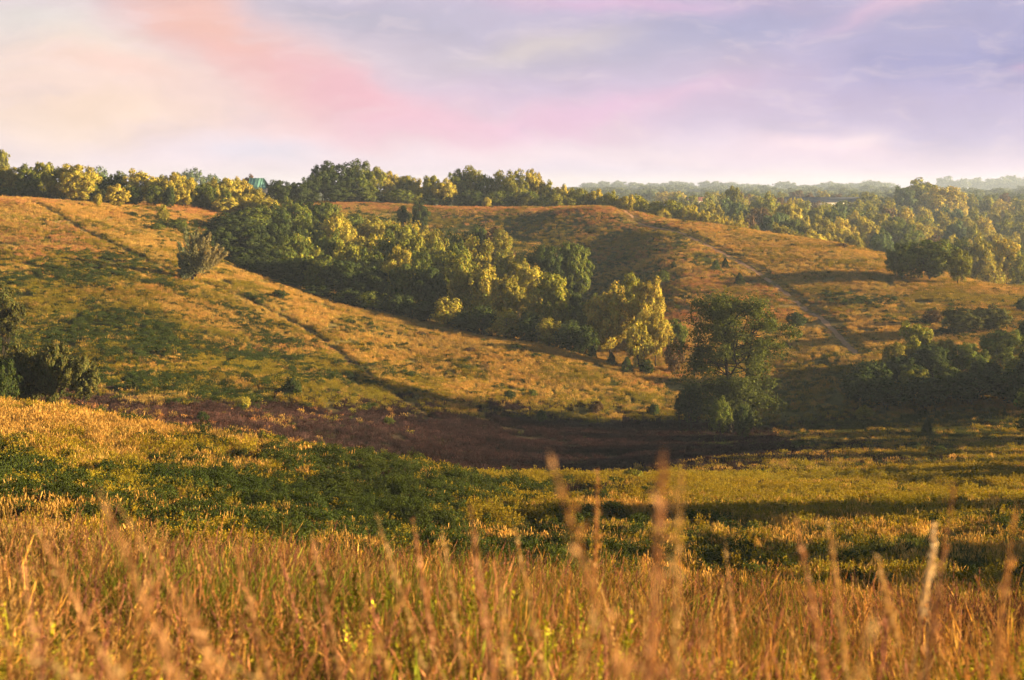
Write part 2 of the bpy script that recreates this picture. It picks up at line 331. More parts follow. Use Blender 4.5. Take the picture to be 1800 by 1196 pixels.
def forb(seed, n, rad, hgt, ls, top=True, topc=(1.5, 1.25, .6), nl=9):
    r = np.random.default_rng(seed); A = Acc(); up = np.array([0, 0, 1.])
    for i in range(n):
        a = r.random()*6.283; rr = rad*math.sqrt(r.random()); p = np.array([rr*math.cos(a), rr*math.sin(a), 0]); H = hgt*r.uniform(.6, 1.0)
        ln = np.array([r.normal()*.14, r.normal()*.14, 1.])*H
        s = np.array([math.cos(a*3), math.sin(a*3), 0])*.012*hgt
        V = np.array([p-s, p+s, p+ln+s*.3, p+ln-s*.3]); A.add(V, np.array([[0, 1, 2, 3]]), (.7, .7, .6))
        t = r.uniform(.2, 1, nl); an = r.random(nl)*6.283; o = np.stack([np.cos(an), np.sin(an), r.uniform(-.1, .7, nl)], 1)
        L_ = ls*(1.25-t*.6)[:, None]*r.uniform(.7, 1.3, (nl, 1)); side = unit(np.cross(o, up+.4*r.normal(size=(nl, 3))))
        C = p+ln*t[:, None]+unit(o)*L_*.9
        V, f = quads(C, unit(o)*L_, side*L_*.38); A.add(V, f, np.repeat(r.uniform(.65, 1.25, (nl, 1))*np.array([1, 1, 1.]), 4, 0))
        if top:
            k_ = 7; an = r.random(k_)*6.283; o = unit(np.stack([np.cos(an), np.sin(an), r.uniform(.1, 1.2, k_)], 1))
            C = p+ln*r.uniform(.86, 1.06, (k_, 1))+o*ls*.55; side = unit(np.cross(o, r.normal(size=(k_, 3))))
            V, f = quads(C, o*ls*.6, side*ls*.4); A.add(V, f, np.repeat(r.uniform(.8, 1.2, (k_, 1))*np.array(topc), 4, 0))
    return A
def shrublet(seed, n, rad, hgt, ls):
    r = np.random.default_rng(seed); A = Acc()
    nb = 7; B = np.stack([r.normal(size=nb)*rad*.45, r.normal(size=nb)*rad*.45, hgt*r.uniform(.35, .75, nb)], 1); R = r.uniform(.3, .5, nb)*rad
    k_ = r.integers(0, nb, n); d = unit(r.normal(size=(n, 3))); d[:, 2] = np.abs(d[:, 2])*1.0-.25; d = unit(d)
    C = B[k_]+d*(R[k_]*r.uniform(.7, 1.15, n))[:, None]; C[:, 2] = np.maximum(C[:, 2], 0.02)
    nn = unit(d+.8*r.normal(size=(n, 3))); a = unit(np.cross(nn, r.normal(size=(n, 3)))); b = np.cross(nn, a); s = ls*r.uniform(.6, 1.3, (n, 1))
    V, f = quads(C, a*s, b*s*.6); A.add(V, f, np.repeat(r.uniform(.6, 1.35, (n, 1))*np.ones((n, 3)), 4, 0)); return A
def proto_coll(name, accs, mat):
    c = bpy.data.collections.new(name)
    for i, a in enumerate(accs):
        o = bpy.data.objects.new('%s_%02d' % (name, i), a.mesh(name, mat)); c.objects.link(o)
    return c
C_GRASS = proto_coll('bluestem_tuft', [grass_tuft(10+i, 40, .50, 1.0, .019, .6, .027, .5, .24) for i in range(4)], M_TUFT)
C_SHORT = proto_coll('meadow_tuft', [grass_tuft(20+i, 34, .50, .62, .026, .3, .03, .6, basec=(.85, .95, .8)) for i in range(3)], M_TUFT)
C_FORB = proto_coll('goldenrod_clump', [forb(30+i, 20, .55, .9, .075, topc=(1.35, 1.2, .7)) for i in range(4)], M_TUFT)
C_SHRUB = proto_coll('leafy_clump', [shrublet(40+i, 800, 1.0, 1.1, .062) for i in range(4)], M_TUFT)
C_FINE = proto_coll('fine_grass_tuft', [grass_tuft(50+i, 44, .30, 1.0, .0017, .45, .0032, .95, .16, basec=(.55, .95, .5)) for i in range(6)], M_TUFT)
C_FFORB = proto_coll('fine_forb', [forb(60+i, 5, .18, .8, .024, nl=22, topc=(.95, .85, .7)) for i in range(4)], M_TUFT)

def plume_tuft(seed):
    r = np.random.default_rng(seed); A = Acc(); up = np.array([0, 0, 1.])
    for i in range(3):
        a = r.random()*6.283; p = np.array([math.cos(a), math.sin(a), 0])*.06; H = r.uniform(.75, 1.1); ln = np.array([r.normal()*.22, r.normal()*.22, 1.])*H; ar = np.array([r.normal(), r.normal(), 0])*.12
        t = np.linspace(0, 1, 9)[:, None]; P = p+ln*t+ar*t**3; s = np.array([.0016, .0016, 0])
        for k_ in range(8): A.add(np.array([P[k_]-s, P[k_]+s, P[k_+1]+s, P[k_+1]-s]), np.array([[0, 1, 2, 3]]), (.8, .85, .7))
        m = 150; h = r.uniform(.62, 1, m); C = np.stack([np.interp(h, t[:, 0], P[:, q]) for q in range(3)], 1); d = unit(r.normal(size=(m, 3))); ax = unit(P[8]-P[5])
        C = C+d*(.02*np.sin((h-.6)/.4*2.6+.3))[:, None]*r.random((m, 1)); a_ = unit(ax+.5*d); b_ = unit(np.cross(a_, r.normal(size=(m, 3)))); s_ = r.uniform(.007, .016, (m, 1))
        V, f = quads(C, a_*s_, b_*s_*.3); A.add(V, f, np.repeat(r.uniform(.8, 1.3, (m, 1))*np.ones((m, 3)), 4, 0))
    return A
C_PLUME = proto_coll('feathery_grass', [plume_tuft(70+i) for i in range(6)], M_TUFT)
def scatter(name, P, rot, scl, idx, tint, coll, label, cat):
    me = bpy.data.meshes.new(name); me.vertices.add(len(P)); me.vertices.foreach_set('co', P.astype(np.float32).ravel())
    for nm, ty, arr, key in (('rot', 'FLOAT_VECTOR', rot, 'vector'), ('scl', 'FLOAT_VECTOR', scl, 'vector'), ('idx', 'INT', idx, 'value'), ('tint', 'FLOAT_COLOR', np.column_stack([tint, np.ones(len(P))]), 'color')):
        a = me.attributes.new(nm, ty, 'POINT'); a.data.foreach_set(key, arr.astype(np.int32 if ty == 'INT' else np.float32).ravel())
    o = link(name, me); tag(o, label, cat, kind='stuff')
    g = bpy.data.node_groups.new(name, 'GeometryNodeTree')
    g.interface.new_socket('Geometry', in_out='INPUT', socket_type='NodeSocketGeometry'); g.interface.new_socket('Geometry', in_out='OUTPUT', socket_type='NodeSocketGeometry')
    N, L = g.nodes, g.links
    gi = N.new('NodeGroupInput'); go = N.new('NodeGroupOutput'); ip = N.new('GeometryNodeInstanceOnPoints'); ci = N.new('GeometryNodeCollectionInfo')
    ci.inputs['Collection'].default_value = coll; ci.inputs['Separate Children'].default_value = True; ci.inputs['Reset Children'].default_value = True
    def na(nm, ty):
        n = N.new('GeometryNodeInputNamedAttribute'); n.data_type = ty; n.inputs[0].default_value = nm; return n.outputs['Attribute']
    er = N.new('FunctionNodeEulerToRotation')
    L.new(na('rot', 'FLOAT_VECTOR'), er.inputs[0]); L.new(er.outputs[0], ip.inputs['Rotation']); L.new(na('scl', 'FLOAT_VECTOR'), ip.inputs['Scale'])
    L.new(na('idx', 'INT'), ip.inputs['Instance Index']); ip.inputs['Pick Instance'].default_value = True
    L.new(gi.outputs[0], ip.inputs['Points']); L.new(ci.outputs[0], ip.inputs['Instance']); L.new(ip.outputs[0], go.inputs[0])
    md = o.modifiers.new('scatter', 'NODES'); md.node_group = g
    return o
def sample_band(y0, y1, dens, smin=-.44, smax=.48):
    area = (smax-smin)*.5*(y1*y1-y0*y0); n = int(area*dens)
    y = np.sqrt(rng.uniform(y0*y0, y1*y1, n)); return rng.uniform(smin, smax, n)*y, y
bands = [(30, 60, 6), (60, 120, 5.2), (120, 215, 4.2), (215, 330, 3.4), (330, 560, 1.9)]
X, Y = map(np.concatenate, zip(*[sample_band(*b) for b in bands]))
td = trail_d(X, Y); keep = (td > np.where(X > 0, .80, .85)+.25*rng.random(len(X))) & (fbm(X, Y, 4.5, 3, 321) > .25+.04*rng.random(len(X))); X, Y, td = X[keep], Y[keep], td[keep]
Zg = height(X, Y, td); S = species(X, Y, Zg); n = len(X)
big = fbm(X, Y, 12, 3, 77); fineb = fbm(X, Y, 3.5, 2, 99)
tint = PAL[S]*(1+.55*(big-.5)[:, None])*np.exp(.15*rng.normal(size=(n, 1)))
hue = rng.normal(size=(n, 1))*.10+(fbm(X, Y, 9, 2, 123)-.5)[:, None]*.5
tint = tint*np.hstack([1+.25*hue, 1-.15*hue, 1-.3*hue])
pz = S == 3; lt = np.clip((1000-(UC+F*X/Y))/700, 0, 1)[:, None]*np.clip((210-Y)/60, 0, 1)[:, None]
tint = np.where(pz[:, None], tint*(.25+1.6*fbm(X*.35, Y*1.3, 5, 4, 222)[:, None])*np.exp(.3*rng.normal(size=(n, 1)))*(.72+lt*np.array([1.5, 1.6, 1.0])), tint)  # purple grass tinted paler leftward as sunlit, darker rightward as shaded
far = np.interp(Y, [30, 120, 300, 560], [.75, .8, .95, 1.3])
tall = np.interp(Y, [40, 170], [1, .72])*(.76+.5*fineb)*np.exp(.16*rng.normal(size=n))*np.where((td < 2.6) & (X > 0), .45, np.where(td < 1.2, .75, 1))
def do(mask, name, coll, nidx, hs, ws, label, cat):
    k_ = np.where(mask)[0]; m = len(k_)
    rot = np.column_stack([rng.normal(size=m)*.08, rng.normal(size=m)*.08, rng.random(m)*6.283])
    w = far[k_]*ws*rng.uniform(.8, 1.3, m); scl = np.column_stack([w, w, tall[k_]*hs*np.sqrt(far[k_])])
    scatter(name, np.column_stack([X[k_], Y[k_], Zg[k_]-.03]), rot, scl, rng.integers(0, nidx, m), tint[k_], coll, label, cat)
do((S == 0) | (S == 4), 'bluestem_grass', C_GRASS, 4, 1.0, 1.0, 'tall orange and russet prairie grass covering the sunlit slopes', 'grass')
do(S == 5, 'meadow_grass', C_SHORT, 3, .95, 1.1, 'short green meadow grass on the flats and shaded slopes', 'grass')
do(S == 3, 'purple_grass', C_GRASS, 4, .85, .95, 'dark purple-brown grass filling the hollow in the valley', 'grass')
do(S == 1, 'goldenrod', C_FORB, 4, 1.05, 1.1, 'yellow-green goldenrod growing through the prairie', 'wild flowers')
dm = (S == 2) & (rng.random(n) < np.where(Y < 128, .50, np.where(X < -20, .36, .28)))
do(dm, 'leafy_undergrowth', C_SHRUB, 4, .95, .95, 'dark green leafy undergrowth in patches on the slopes', 'undergrowth')
# foreground grass, 2 to 30 m away
fb = [(2.3, 5, 50), (5, 12, 52), (12, 20, 34), (20, 34, 22)]
X, Y = map(np.concatenate, zip(*[sample_band(a, b, d, -.52, .56) for a, b, d in fb]))
kf = fbm(X, Y, 1.1, 3, 800) > .40; X, Y = X[kf], Y[kf]; n = len(X); Zg = height(X, Y, np.full(n, 99.)); S = species(X, Y, Zg)
NP = PAL*np.array([[1.1, 1.0, .9], [1.3, 1.5, 1], [1.3, 1.3, 1], [2.4, 2.0, 1.5], [.75, .72, .9], [1.9, 2.1, 1]])
big = fbm(X, Y, 2.2, 3, 7)
tint = NP[S]*np.interp(Y, [5, 12, 20, 28], [1.05, .88, .60, .66])[:, None]*(1+1.3*(big-.5)[:, None])*np.exp(.30*rng.normal(size=(n, 1)))
tall = (.42+1.0*fbm(X, Y, 1.9, 3, 55))*np.exp(.16*rng.normal(size=n)); far = np.interp(Y, [2, 12, 34], [1., 1.15, 1.6]); tall = tall*np.interp(Y, [2, 12, 25], [1.0, .95, .9])
gr = (S != 1) & (S != 2)
do(gr, 'foreground_grass', C_FINE, 6, .96, 1.0, 'blurred amber and green grass filling the foreground', 'grass')
do(~gr, 'foreground_forb', C_FFORB, 4, .95, 1.1, 'leafy yellow-green stems among the foreground grass', 'wild flowers')

PX, PY = sample_band(3.0, 28, 3.6, -.5, .5); m = len(PX); PZ = height(PX, PY, np.full(m, 99.)); sel = rng.integers(0, 3, m)
scatter('feathery_grass', np.column_stack([PX, PY, PZ]), np.column_stack([rng.normal(size=m)*.14, rng.normal(size=m)*.14-.06, rng.random(m)*6.283]), np.column_stack([np.ones(m), np.ones(m), rng.uniform(.9, 1.35, m)]), rng.integers(0, 6, m),
        np.array([[.34, .17, .065], [.36, .22, .085], [.24, .105, .07]])[sel]*np.exp(.2*rng.normal(size=(m, 1))), C_PLUME, 'feathery seed plumes nodding over the foreground grass', 'grass')

# ------------------------------------------------------------------ trees
def lobed_crown(seed, nl=26, leaves=9000, ls=.018, zr=.5, taper=.0, low=.1, gap=0.0, sharp=.68, rl=(.13, .24), bushy=False):
    """leaf clumps spread over a lumpy crown: x,y in -.5..+.5, z in low..1"""
    r = np.random.default_rng(seed)
    i = np.arange(nl); zc = 1-2*(i+.5)/nl; ph = i*2.399+r.normal(size=nl)*.35
    rad = r.uniform(.5, .82, nl)
    c = np.stack([np.sqrt(1-zc**2)*np.cos(ph), np.sqrt(1-zc**2)*np.sin(ph), zc], 1)*rad[:, None]
    c = np.vstack([c, r.normal(size=(max(3, nl//5), 3))*.22]); nl = len(c)
    R = r.uniform(*rl, nl)*2.0
    if taper: f_ = 1-taper*(c[:, 2]+.2); c[:, :2] *= f_[:, None]
    keep = r.random(nl) > gap; c = c[keep]; R = R[keep]; nl = len(c)
    big_c, big_R = c, R; sub = 9; pk = np.repeat(np.arange(nl), sub); sdr = unit(r.normal(size=(nl*sub, 3)))
    c = big_c[pk]+sdr*(big_R[pk]*r.uniform(.45, 1.0, nl*sub))[:, None]*np.array([1, 1, .85]); R = big_R[pk]*r.uniform(.30, .58, nl*sub)
    ins = (np.linalg.norm(c[:, None]-big_c[None], axis=2)/big_R[None]).min(1) > .42; c, R, pk = c[ins], R[ins], pk[ins]; nl = len(c); sharp = .45
    k_ = r.choice(nl, leaves*2, p=R**2/np.sum(R**2)); d = unit(r.normal(size=(leaves*2, 3)))
    rr = R[k_]*r.uniform(.45, 1.35, leaves*2)**.5*(1+.18*np.sin(d[:, 0]*7+k_)*np.sin(d[:, 1]*8+k_*2)*1)
    P = c[k_]+d*rr[:, None]*np.array([1, 1, .85])
    dd = np.linalg.norm(P[:, None, :]-big_c[None], axis=2)/big_R[None]; ok = (dd.min(1) > sharp); P = P[ok][:leaves]; d = d[ok][:leaves]; k_ = k_[ok][:leaves]; m = len(P)
    out = unit(P); out = unit(out+.6*unit(P-big_c[pk[k_]]))
    nn = unit(d*.8+out*.55+.33*r.normal(size=(m, 3))); a = unit(np.cross(nn, r.normal(size=(m, 3)))); b = np.cross(nn, a)
    C = np.column_stack([P[:, 0]*.5, P[:, 1]*.5, low+(1-low)*(P[:, 2]*.5+.5)])
    mx = np.abs(C[:, :2]).max(); C[:, :2] *= .5/mx; zmn, zmx = C[:, 2].min(), C[:, 2].max(); C[:, 2] = low+(C[:, 2]-zmn)/(zmx-zmn)*(1-low)
    s = ls*r.uniform(.6, 1.5, (m, 1)); V, f = quads(C, a*s, b*s*.75)
    lob = (r.uniform(.72, 1.28, nl)[k_]*r.uniform(.85, 1.15, len(big_c))[pk[k_]])[:, None]
    A = Acc(); A.add(V, f, np.repeat(lob*r.uniform(.7, 1.3, (m, 1))*np.hstack([1+.12*r.normal(size=(m, 1)), np.ones((m, 1)), np.ones((m, 1))]), 4, 0)); c = big_c; A.cent = np.column_stack([c[:, 0]*.5*.5/mx, c[:, 1]*.5*.5/mx, low+(1-low)*(c[:, 2]*.5+.5)])
    return A
def tube_acc(A, pts, radii, sides=6, c=(1, 1, 1)):
    pts = np.asarray(pts, float); n_ = len(pts); t = unit(np.gradient(pts, axis=0)); ref = np.array([.31, .95, .05])
    u_ = unit(np.cross(t, ref)); w = np.cross(t, u_); an = np.arange(sides)/sides*6.283
    V = (pts[:, None, :]+(u_[:, None, :]*np.cos(an)[None, :, None]+w[:, None, :]*np.sin(an)[None, :, None])*np.asarray(radii)[:, None, None]).reshape(-1, 3)
    i, j = np.meshgrid(np.arange(n_-1), np.arange(sides), indexing='ij'); j2 = (j+1) % sides
    A.add(V, np.stack([i*sides+j, i*sides+j2, (i+1)*sides+j2, (i+1)*sides+j], -1).reshape(-1, 4), c)
def curve(a, b, n_=6, sag=0., r=None, w=.0):
    a = np.array(a, float); b = np.array(b, float); t = np.linspace(0, 1, n_)[:, None]
    p = a+(b-a)*t; p[:, 2] += (sag*4*t*(1-t))[:, 0]
    if r is not None: p[1:-1] += r.normal(size=(n_-2, 3))*w
    return p
def trunk_acc(seed, cent, low=.1, r0=.022, stems=1):
    r = np.random.default_rng(seed+900); A = Acc()
    for s in range(stems):
        off = np.array([r.normal()*.05*s, r.normal()*.05*s, 0]); top = np.array([r.normal()*.06+off[0]*2, r.normal()*.06, .72])
        tube_acc(A, curve(off-np.array([0, 0, .03]), top, 9, 0, r, .008), np.linspace(r0, r0*.25, 9)*(1-.25*s), 7)
        for c in cent[r.permutation(len(cent))[:9]]:
            t = r.uniform(.25, .7); b = off+(top-off)*t; tube_acc(A, curve(b, c*np.array([.9, .9, 1]), 5, -.02, r, .008), np.linspace(r0*.42, r0*.1, 5), 5)
    return A
PROTO = {}
def proto(key, crown_kw, seeds, r0=.022, stems=1):
    L_ = []
    for s in seeds:
        a = lobed_crown(s, **crown_kw); low = crown_kw.get('low', .1)
        L_.append((a.mesh('crown_'+key, M_LEAF), trunk_acc(s, a.cent, low, r0, stems).mesh('trunk_'+key, M_BARK)))
    PROTO[key] = L_
proto('round', dict(nl=34, leaves=14000, ls=.0165, low=.10, rl=(.09, .21), gap=.1), (1, 2, 3, 4, 5))
proto('loose', dict(nl=34, leaves=11000, ls=.0155, low=.14, gap=.22, rl=(.10, .19), sharp=.6), (11, 12, 13, 14), .02, 2)
proto('bush', dict(nl=20, leaves=5200, ls=.022, low=.0, rl=(.16, .26)), (21, 22, 23, 24), .02, 3)
proto('far', dict(nl=24, leaves=3600, ls=.026, low=.05), (31, 32, 33, 34, 35))
def cedar(seed):
    r = np.random.default_rng(seed); m = 3000; z = r.random(m)**.8; a = r.random(m)*6.283; R = .5*(1-z)**.75*(1+.2*np.sin(a*3+z*14))*r.uniform(.55, 1.05, m)+.02
    C = np.stack([R*np.cos(a), R*np.sin(a), z*.98+.02], 1); o = np.stack([np.cos(a), np.sin(a), np.full(m, .9)], 1); o = unit(o+.5*r.normal(size=(m, 3))); b = unit(np.cross(o, r.normal(size=(m, 3)))); s = .04*r.uniform(.6, 1.3, (m, 1))
    V, f = quads(C, o*s, b*s*.5); A = Acc(); A.add(V, f, np.repeat(r.uniform(.65, 1.3, (m, 1))*np.ones((m, 3)), 4, 0)); A.cent = np.array([[0, 0, .6]]*3); return A
L_ = []
for s in (61, 62): a = cedar(s); L_.append((a.mesh('crown_cedar', M_LEAF), trunk_acc(s, a.cent, 0, .03).mesh('trunk_cedar', M_BARK)))
PROTO['cedar'] = L_

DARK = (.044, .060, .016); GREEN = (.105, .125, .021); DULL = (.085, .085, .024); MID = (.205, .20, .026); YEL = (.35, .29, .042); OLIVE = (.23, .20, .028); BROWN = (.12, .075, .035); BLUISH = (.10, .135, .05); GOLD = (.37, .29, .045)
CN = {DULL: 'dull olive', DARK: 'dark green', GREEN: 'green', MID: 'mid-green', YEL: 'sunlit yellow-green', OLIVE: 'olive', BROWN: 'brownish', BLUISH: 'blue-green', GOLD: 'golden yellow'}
def tree(u, vt, y, wpx, tint, kind='round', label='', cat='tree', group=None, name=None, base_v=None, parts=True, depthk=1.0, jit=.12):
    x = (u-UC)/F*y; zg = hh(x, y)-.15; zt = Z(y, vt); H = zt-zg
    if H < 1.0: print('LOW TREE', u, vt, y, round(H, 1)); H = 1.0
    if H > 26: print('TALL TREE', u, vt, y, round(H, 1))
    W = wpx*y/F
    pl = PROTO[kind]; cm, tm = pl[random.randrange(len(pl))]
    e = bpy.data.objects.new(name or ('bush' if cat == 'bush' else 'tree'), None); COL.objects.link(e)
    e.location = (x, y, zg); e.scale = (W, W*depthk, H); e.rotation_euler = (0, 0, 0); e.empty_display_size = .2
    tag(e, label, cat, group)
    q = 1+jit*random.uniform(-1, 1); rz = random.random()*6.283
    for nm, me in (('crown', cm), ('trunk', tm)) if parts else (('crown', cm),):
        o = link(nm, me, e, tuple(c*q for c in tint)); o.rotation_euler = (0, 0, rz)
        hc = min(1, 1.45*W/H)
        if nm == 'crown' and hc < 1 and kind != 'cedar': o.scale = (1, 1, hc); o.location = (0, 0, 1-hc)
    return e

ORD = ['leftmost', 'second', 'third', 'fourth', 'fifth', 'sixth', 'seventh', 'eighth', 'ninth', 'tenth', 'eleventh', 'twelfth', 'thirteenth', 'fourteenth', 'fifteenth', 'sixteenth', 'seventeenth', 'eighteenth', 'nineteenth', 'twentieth', 'twenty-first', 'twenty-second', 'twenty-third', 'twenty-fourth', 'twenty-fifth', 'twenty-sixth', 'twenty-seventh', 'twenty-eighth', 'twenty-ninth', 'thirtieth', 'thirty-first', 'thirty-second', 'thirty-third', 'thirty-fourth', 'thirty-fifth', 'thirty-sixth']
def nth(i): return 'leftmost' if i == 0 else ORD[i]+' from the left'
def row(L_, where, group, cat='tree', noun='tree', parts=True, wk=1.0):
    """L_: (u, vtop, y, width px, tint, kind)"""
    for i, a in enumerate(sorted(L_)):
        a = (a[0], a[1], a[2], a[3]*wk)+tuple(a[4:])
        tree(*a, label='%s %s, %s %s' % (CN[a[4]], noun, nth(i), where), cat=cat, group=group, parts=parts)

# --- ravine wood between the two hills, back to front
D_, G_, M_, Y_, O_, B_, L_ = DARK, GREEN, MID, YEL, OLIVE, BROWN, BLUISH
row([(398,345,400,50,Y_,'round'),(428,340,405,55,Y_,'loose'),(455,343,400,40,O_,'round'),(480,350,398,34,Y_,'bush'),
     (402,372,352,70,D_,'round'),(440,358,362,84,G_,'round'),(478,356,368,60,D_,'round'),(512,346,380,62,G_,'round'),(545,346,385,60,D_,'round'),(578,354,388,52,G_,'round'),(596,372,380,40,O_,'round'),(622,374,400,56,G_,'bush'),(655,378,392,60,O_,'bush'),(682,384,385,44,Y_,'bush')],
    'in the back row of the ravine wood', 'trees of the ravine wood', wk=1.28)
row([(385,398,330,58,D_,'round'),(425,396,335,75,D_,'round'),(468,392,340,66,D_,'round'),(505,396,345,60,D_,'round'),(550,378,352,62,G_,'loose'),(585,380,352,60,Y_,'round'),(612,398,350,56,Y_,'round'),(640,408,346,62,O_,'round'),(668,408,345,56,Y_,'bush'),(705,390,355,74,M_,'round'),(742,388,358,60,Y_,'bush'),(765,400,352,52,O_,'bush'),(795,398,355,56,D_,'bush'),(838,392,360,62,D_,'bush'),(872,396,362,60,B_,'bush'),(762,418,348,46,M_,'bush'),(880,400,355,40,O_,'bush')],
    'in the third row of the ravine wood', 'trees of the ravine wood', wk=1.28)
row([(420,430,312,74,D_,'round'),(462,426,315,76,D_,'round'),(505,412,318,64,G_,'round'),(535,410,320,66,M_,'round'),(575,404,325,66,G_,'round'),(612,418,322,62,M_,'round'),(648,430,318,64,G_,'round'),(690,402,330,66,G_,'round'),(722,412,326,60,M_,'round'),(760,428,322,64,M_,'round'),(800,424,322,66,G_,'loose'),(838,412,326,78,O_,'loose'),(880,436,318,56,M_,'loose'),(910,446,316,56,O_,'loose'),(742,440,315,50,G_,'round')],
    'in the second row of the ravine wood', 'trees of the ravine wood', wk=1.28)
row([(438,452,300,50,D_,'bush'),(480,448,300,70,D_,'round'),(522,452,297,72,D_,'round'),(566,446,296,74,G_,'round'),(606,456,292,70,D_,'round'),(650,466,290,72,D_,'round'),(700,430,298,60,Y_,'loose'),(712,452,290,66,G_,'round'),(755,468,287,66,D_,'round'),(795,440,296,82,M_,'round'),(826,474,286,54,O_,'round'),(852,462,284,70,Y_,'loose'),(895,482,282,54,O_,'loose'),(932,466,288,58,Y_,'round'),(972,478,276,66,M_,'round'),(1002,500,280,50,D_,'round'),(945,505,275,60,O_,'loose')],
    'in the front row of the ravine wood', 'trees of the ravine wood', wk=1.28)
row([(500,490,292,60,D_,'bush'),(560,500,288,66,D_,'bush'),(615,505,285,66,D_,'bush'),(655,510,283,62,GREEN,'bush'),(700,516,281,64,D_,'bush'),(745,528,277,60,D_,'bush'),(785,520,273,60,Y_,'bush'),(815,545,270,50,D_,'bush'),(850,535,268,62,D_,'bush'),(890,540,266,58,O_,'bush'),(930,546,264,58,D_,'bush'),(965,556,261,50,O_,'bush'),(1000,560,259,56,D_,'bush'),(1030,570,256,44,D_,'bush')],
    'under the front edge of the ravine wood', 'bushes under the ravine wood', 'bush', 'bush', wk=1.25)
for a, lab in [
 ((708,360,425,28,D_,'bush'), 'small dark round tree on the far hill, left one of a pair'),
 ((738,352,422,38,D_,'round'), 'dark tree with lit right edge on the far hill, right one of a pair'),
 ((962,430,318,66,D_,'round'), 'dark broad tree left of the pair of big trees right of the wood'),
 ((1008,424,322,88,G_,'round'), 'big dark green broad tree in the shaded bowl of the far hill'),
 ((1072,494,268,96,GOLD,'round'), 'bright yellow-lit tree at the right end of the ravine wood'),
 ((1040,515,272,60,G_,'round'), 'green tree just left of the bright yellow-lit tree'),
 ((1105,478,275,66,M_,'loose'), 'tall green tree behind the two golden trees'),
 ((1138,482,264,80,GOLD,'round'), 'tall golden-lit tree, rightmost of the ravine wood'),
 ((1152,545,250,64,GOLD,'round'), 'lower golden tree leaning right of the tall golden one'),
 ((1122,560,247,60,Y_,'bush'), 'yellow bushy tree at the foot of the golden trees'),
 ((1190,560,262,44,G_,'round'), 'small green tree in the gap left of the lone elm'),
 ((1185,592,246,44,B_,'bush'), 'brownish shrubby tree below the gap left of the lone elm'),
 ((1632,420,327,112,G_,'round'), 'big green round tree on the right crest, middle of its clump'),
 ((1586,426,325,66,G_,'round'), 'green tree at the left of the clump on the right crest'),
 ((1684,436,323,52,M_,'round'), 'mid-green tree at the right of the clump on the right crest'),
 ((1600,555,235,0,B_,'bush'), None),
 ((1612,562,236,84,M_,'round'), 'green tree with lit crown above the dark thicket'),
 ((1572,600,232,60,O_,'round'), 'smaller lit tree left of the tallest in the dark thicket'),
 ((1662,592,236,46,O_,'bush'), 'olive bush right of the lit tree above the thicket'),
 ((1690,540,262,76,DULL,'round'), 'dull tree behind the dark thicket, left of two'),
 ((1740,534,264,84,DULL,'round'), 'dull olive tree behind the dark thicket, right of two'),
 ((1640,545,275,44,B_,'bush'), 'brown bush on the slope above the lit tree'),
 ((1798,520,285,30,D_,'bush'), 'dark bush cut by the right edge on the sunny slope'),
 ((1530,632,222,104,D_,'bush'), 'dark broad bush at the left end of the thicket'),
 ((1585,626,226,84,D_,'round'), 'dark tree left of centre in the thicket'),
 ((1640,606,228,84,D_,'round'), 'dark tree in the centre of the thicket'),
 ((1706,600,230,84,G_,'round'), 'dark tall tree right of centre in the thicket'),
 ((1762,578,234,84,G_,'round'), 'dark green tree near the right end of the thicket'),
 ((1822,556,236,96,D_,'round'), 'dark tree cut by the right edge of the photo'),
 ((1560,664,216,104,D_,'bush'), 'low dark bush at the left foot of the thicket'),
 ((1630,658,216,110,D_,'bush'), 'low dark bush at the middle foot of the thicket'),
 ((1705,652,217,112,D_,'bush'), 'low dark bush at the right foot of the thicket'),
 ((1785,646,217,112,D_,'bush'), 'low dark bush at the right edge under the thicket'),
 ((1505,655,219,70,D_,'bush'), 'dark bush at the left tip of the thicket'),
 ((1606,648,222,74,M_,'round'), 'green tree tucked in the left half of the thicket'),
 ((1672,640,222,74,G_,'round'), 'dark tree tucked in the middle of the thicket'),
 ((1738,628,223,80,D_,'round'), 'dark tree tucked in the right half of the thicket'),
 ((1795,618,222,84,M_,'round'), 'green tree tucked in at the right edge of the thicket'),
 ((1520,712,211,40,O_,'bush'), 'small rounded olive bush in front of the thicket'),
 ((8,497,168,84,DULL,'loose'), 'dull olive tree cut by the left edge on the shaded slope'),
 ((-30,480,170,70,G_,'round'), 'green tree mostly outside the left edge'),
 ((38,594,140,104,DULL,'round'), 'dull olive tree behind the near ridge, left of three'),
 ((92,602,138,88,DULL,'round'), 'dull olive tree behind the near ridge, middle of three'),
 ((148,620,136,66,DULL,'round'), 'dull olive tree behind the near ridge, right of three'),
 ((-5,630,134,90,D_,'round'), 'dark tree at the left edge behind the near ridge'),
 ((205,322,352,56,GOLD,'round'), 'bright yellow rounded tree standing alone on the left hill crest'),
 ((1215,668,204,52,D_,'bush'), 'dark bush left of the lone elm trunk'),
 ((1195,690,203,30,D_,'bush'), 'small dark bush at the left foot of the lone elm'),
 ((1266,695,193,46,G_,'bush'), 'green bush wrapped round the lone elm trunk'),
 ((1306,708,194,44,D_,'bush'), 'low bush right of the lone elm trunk'),
 ]:
    if lab: tree(*a, label=lab, cat='bush' if ' bush ' in lab+' ' and 'tree' not in lab.split(',')[0] else 'tree')

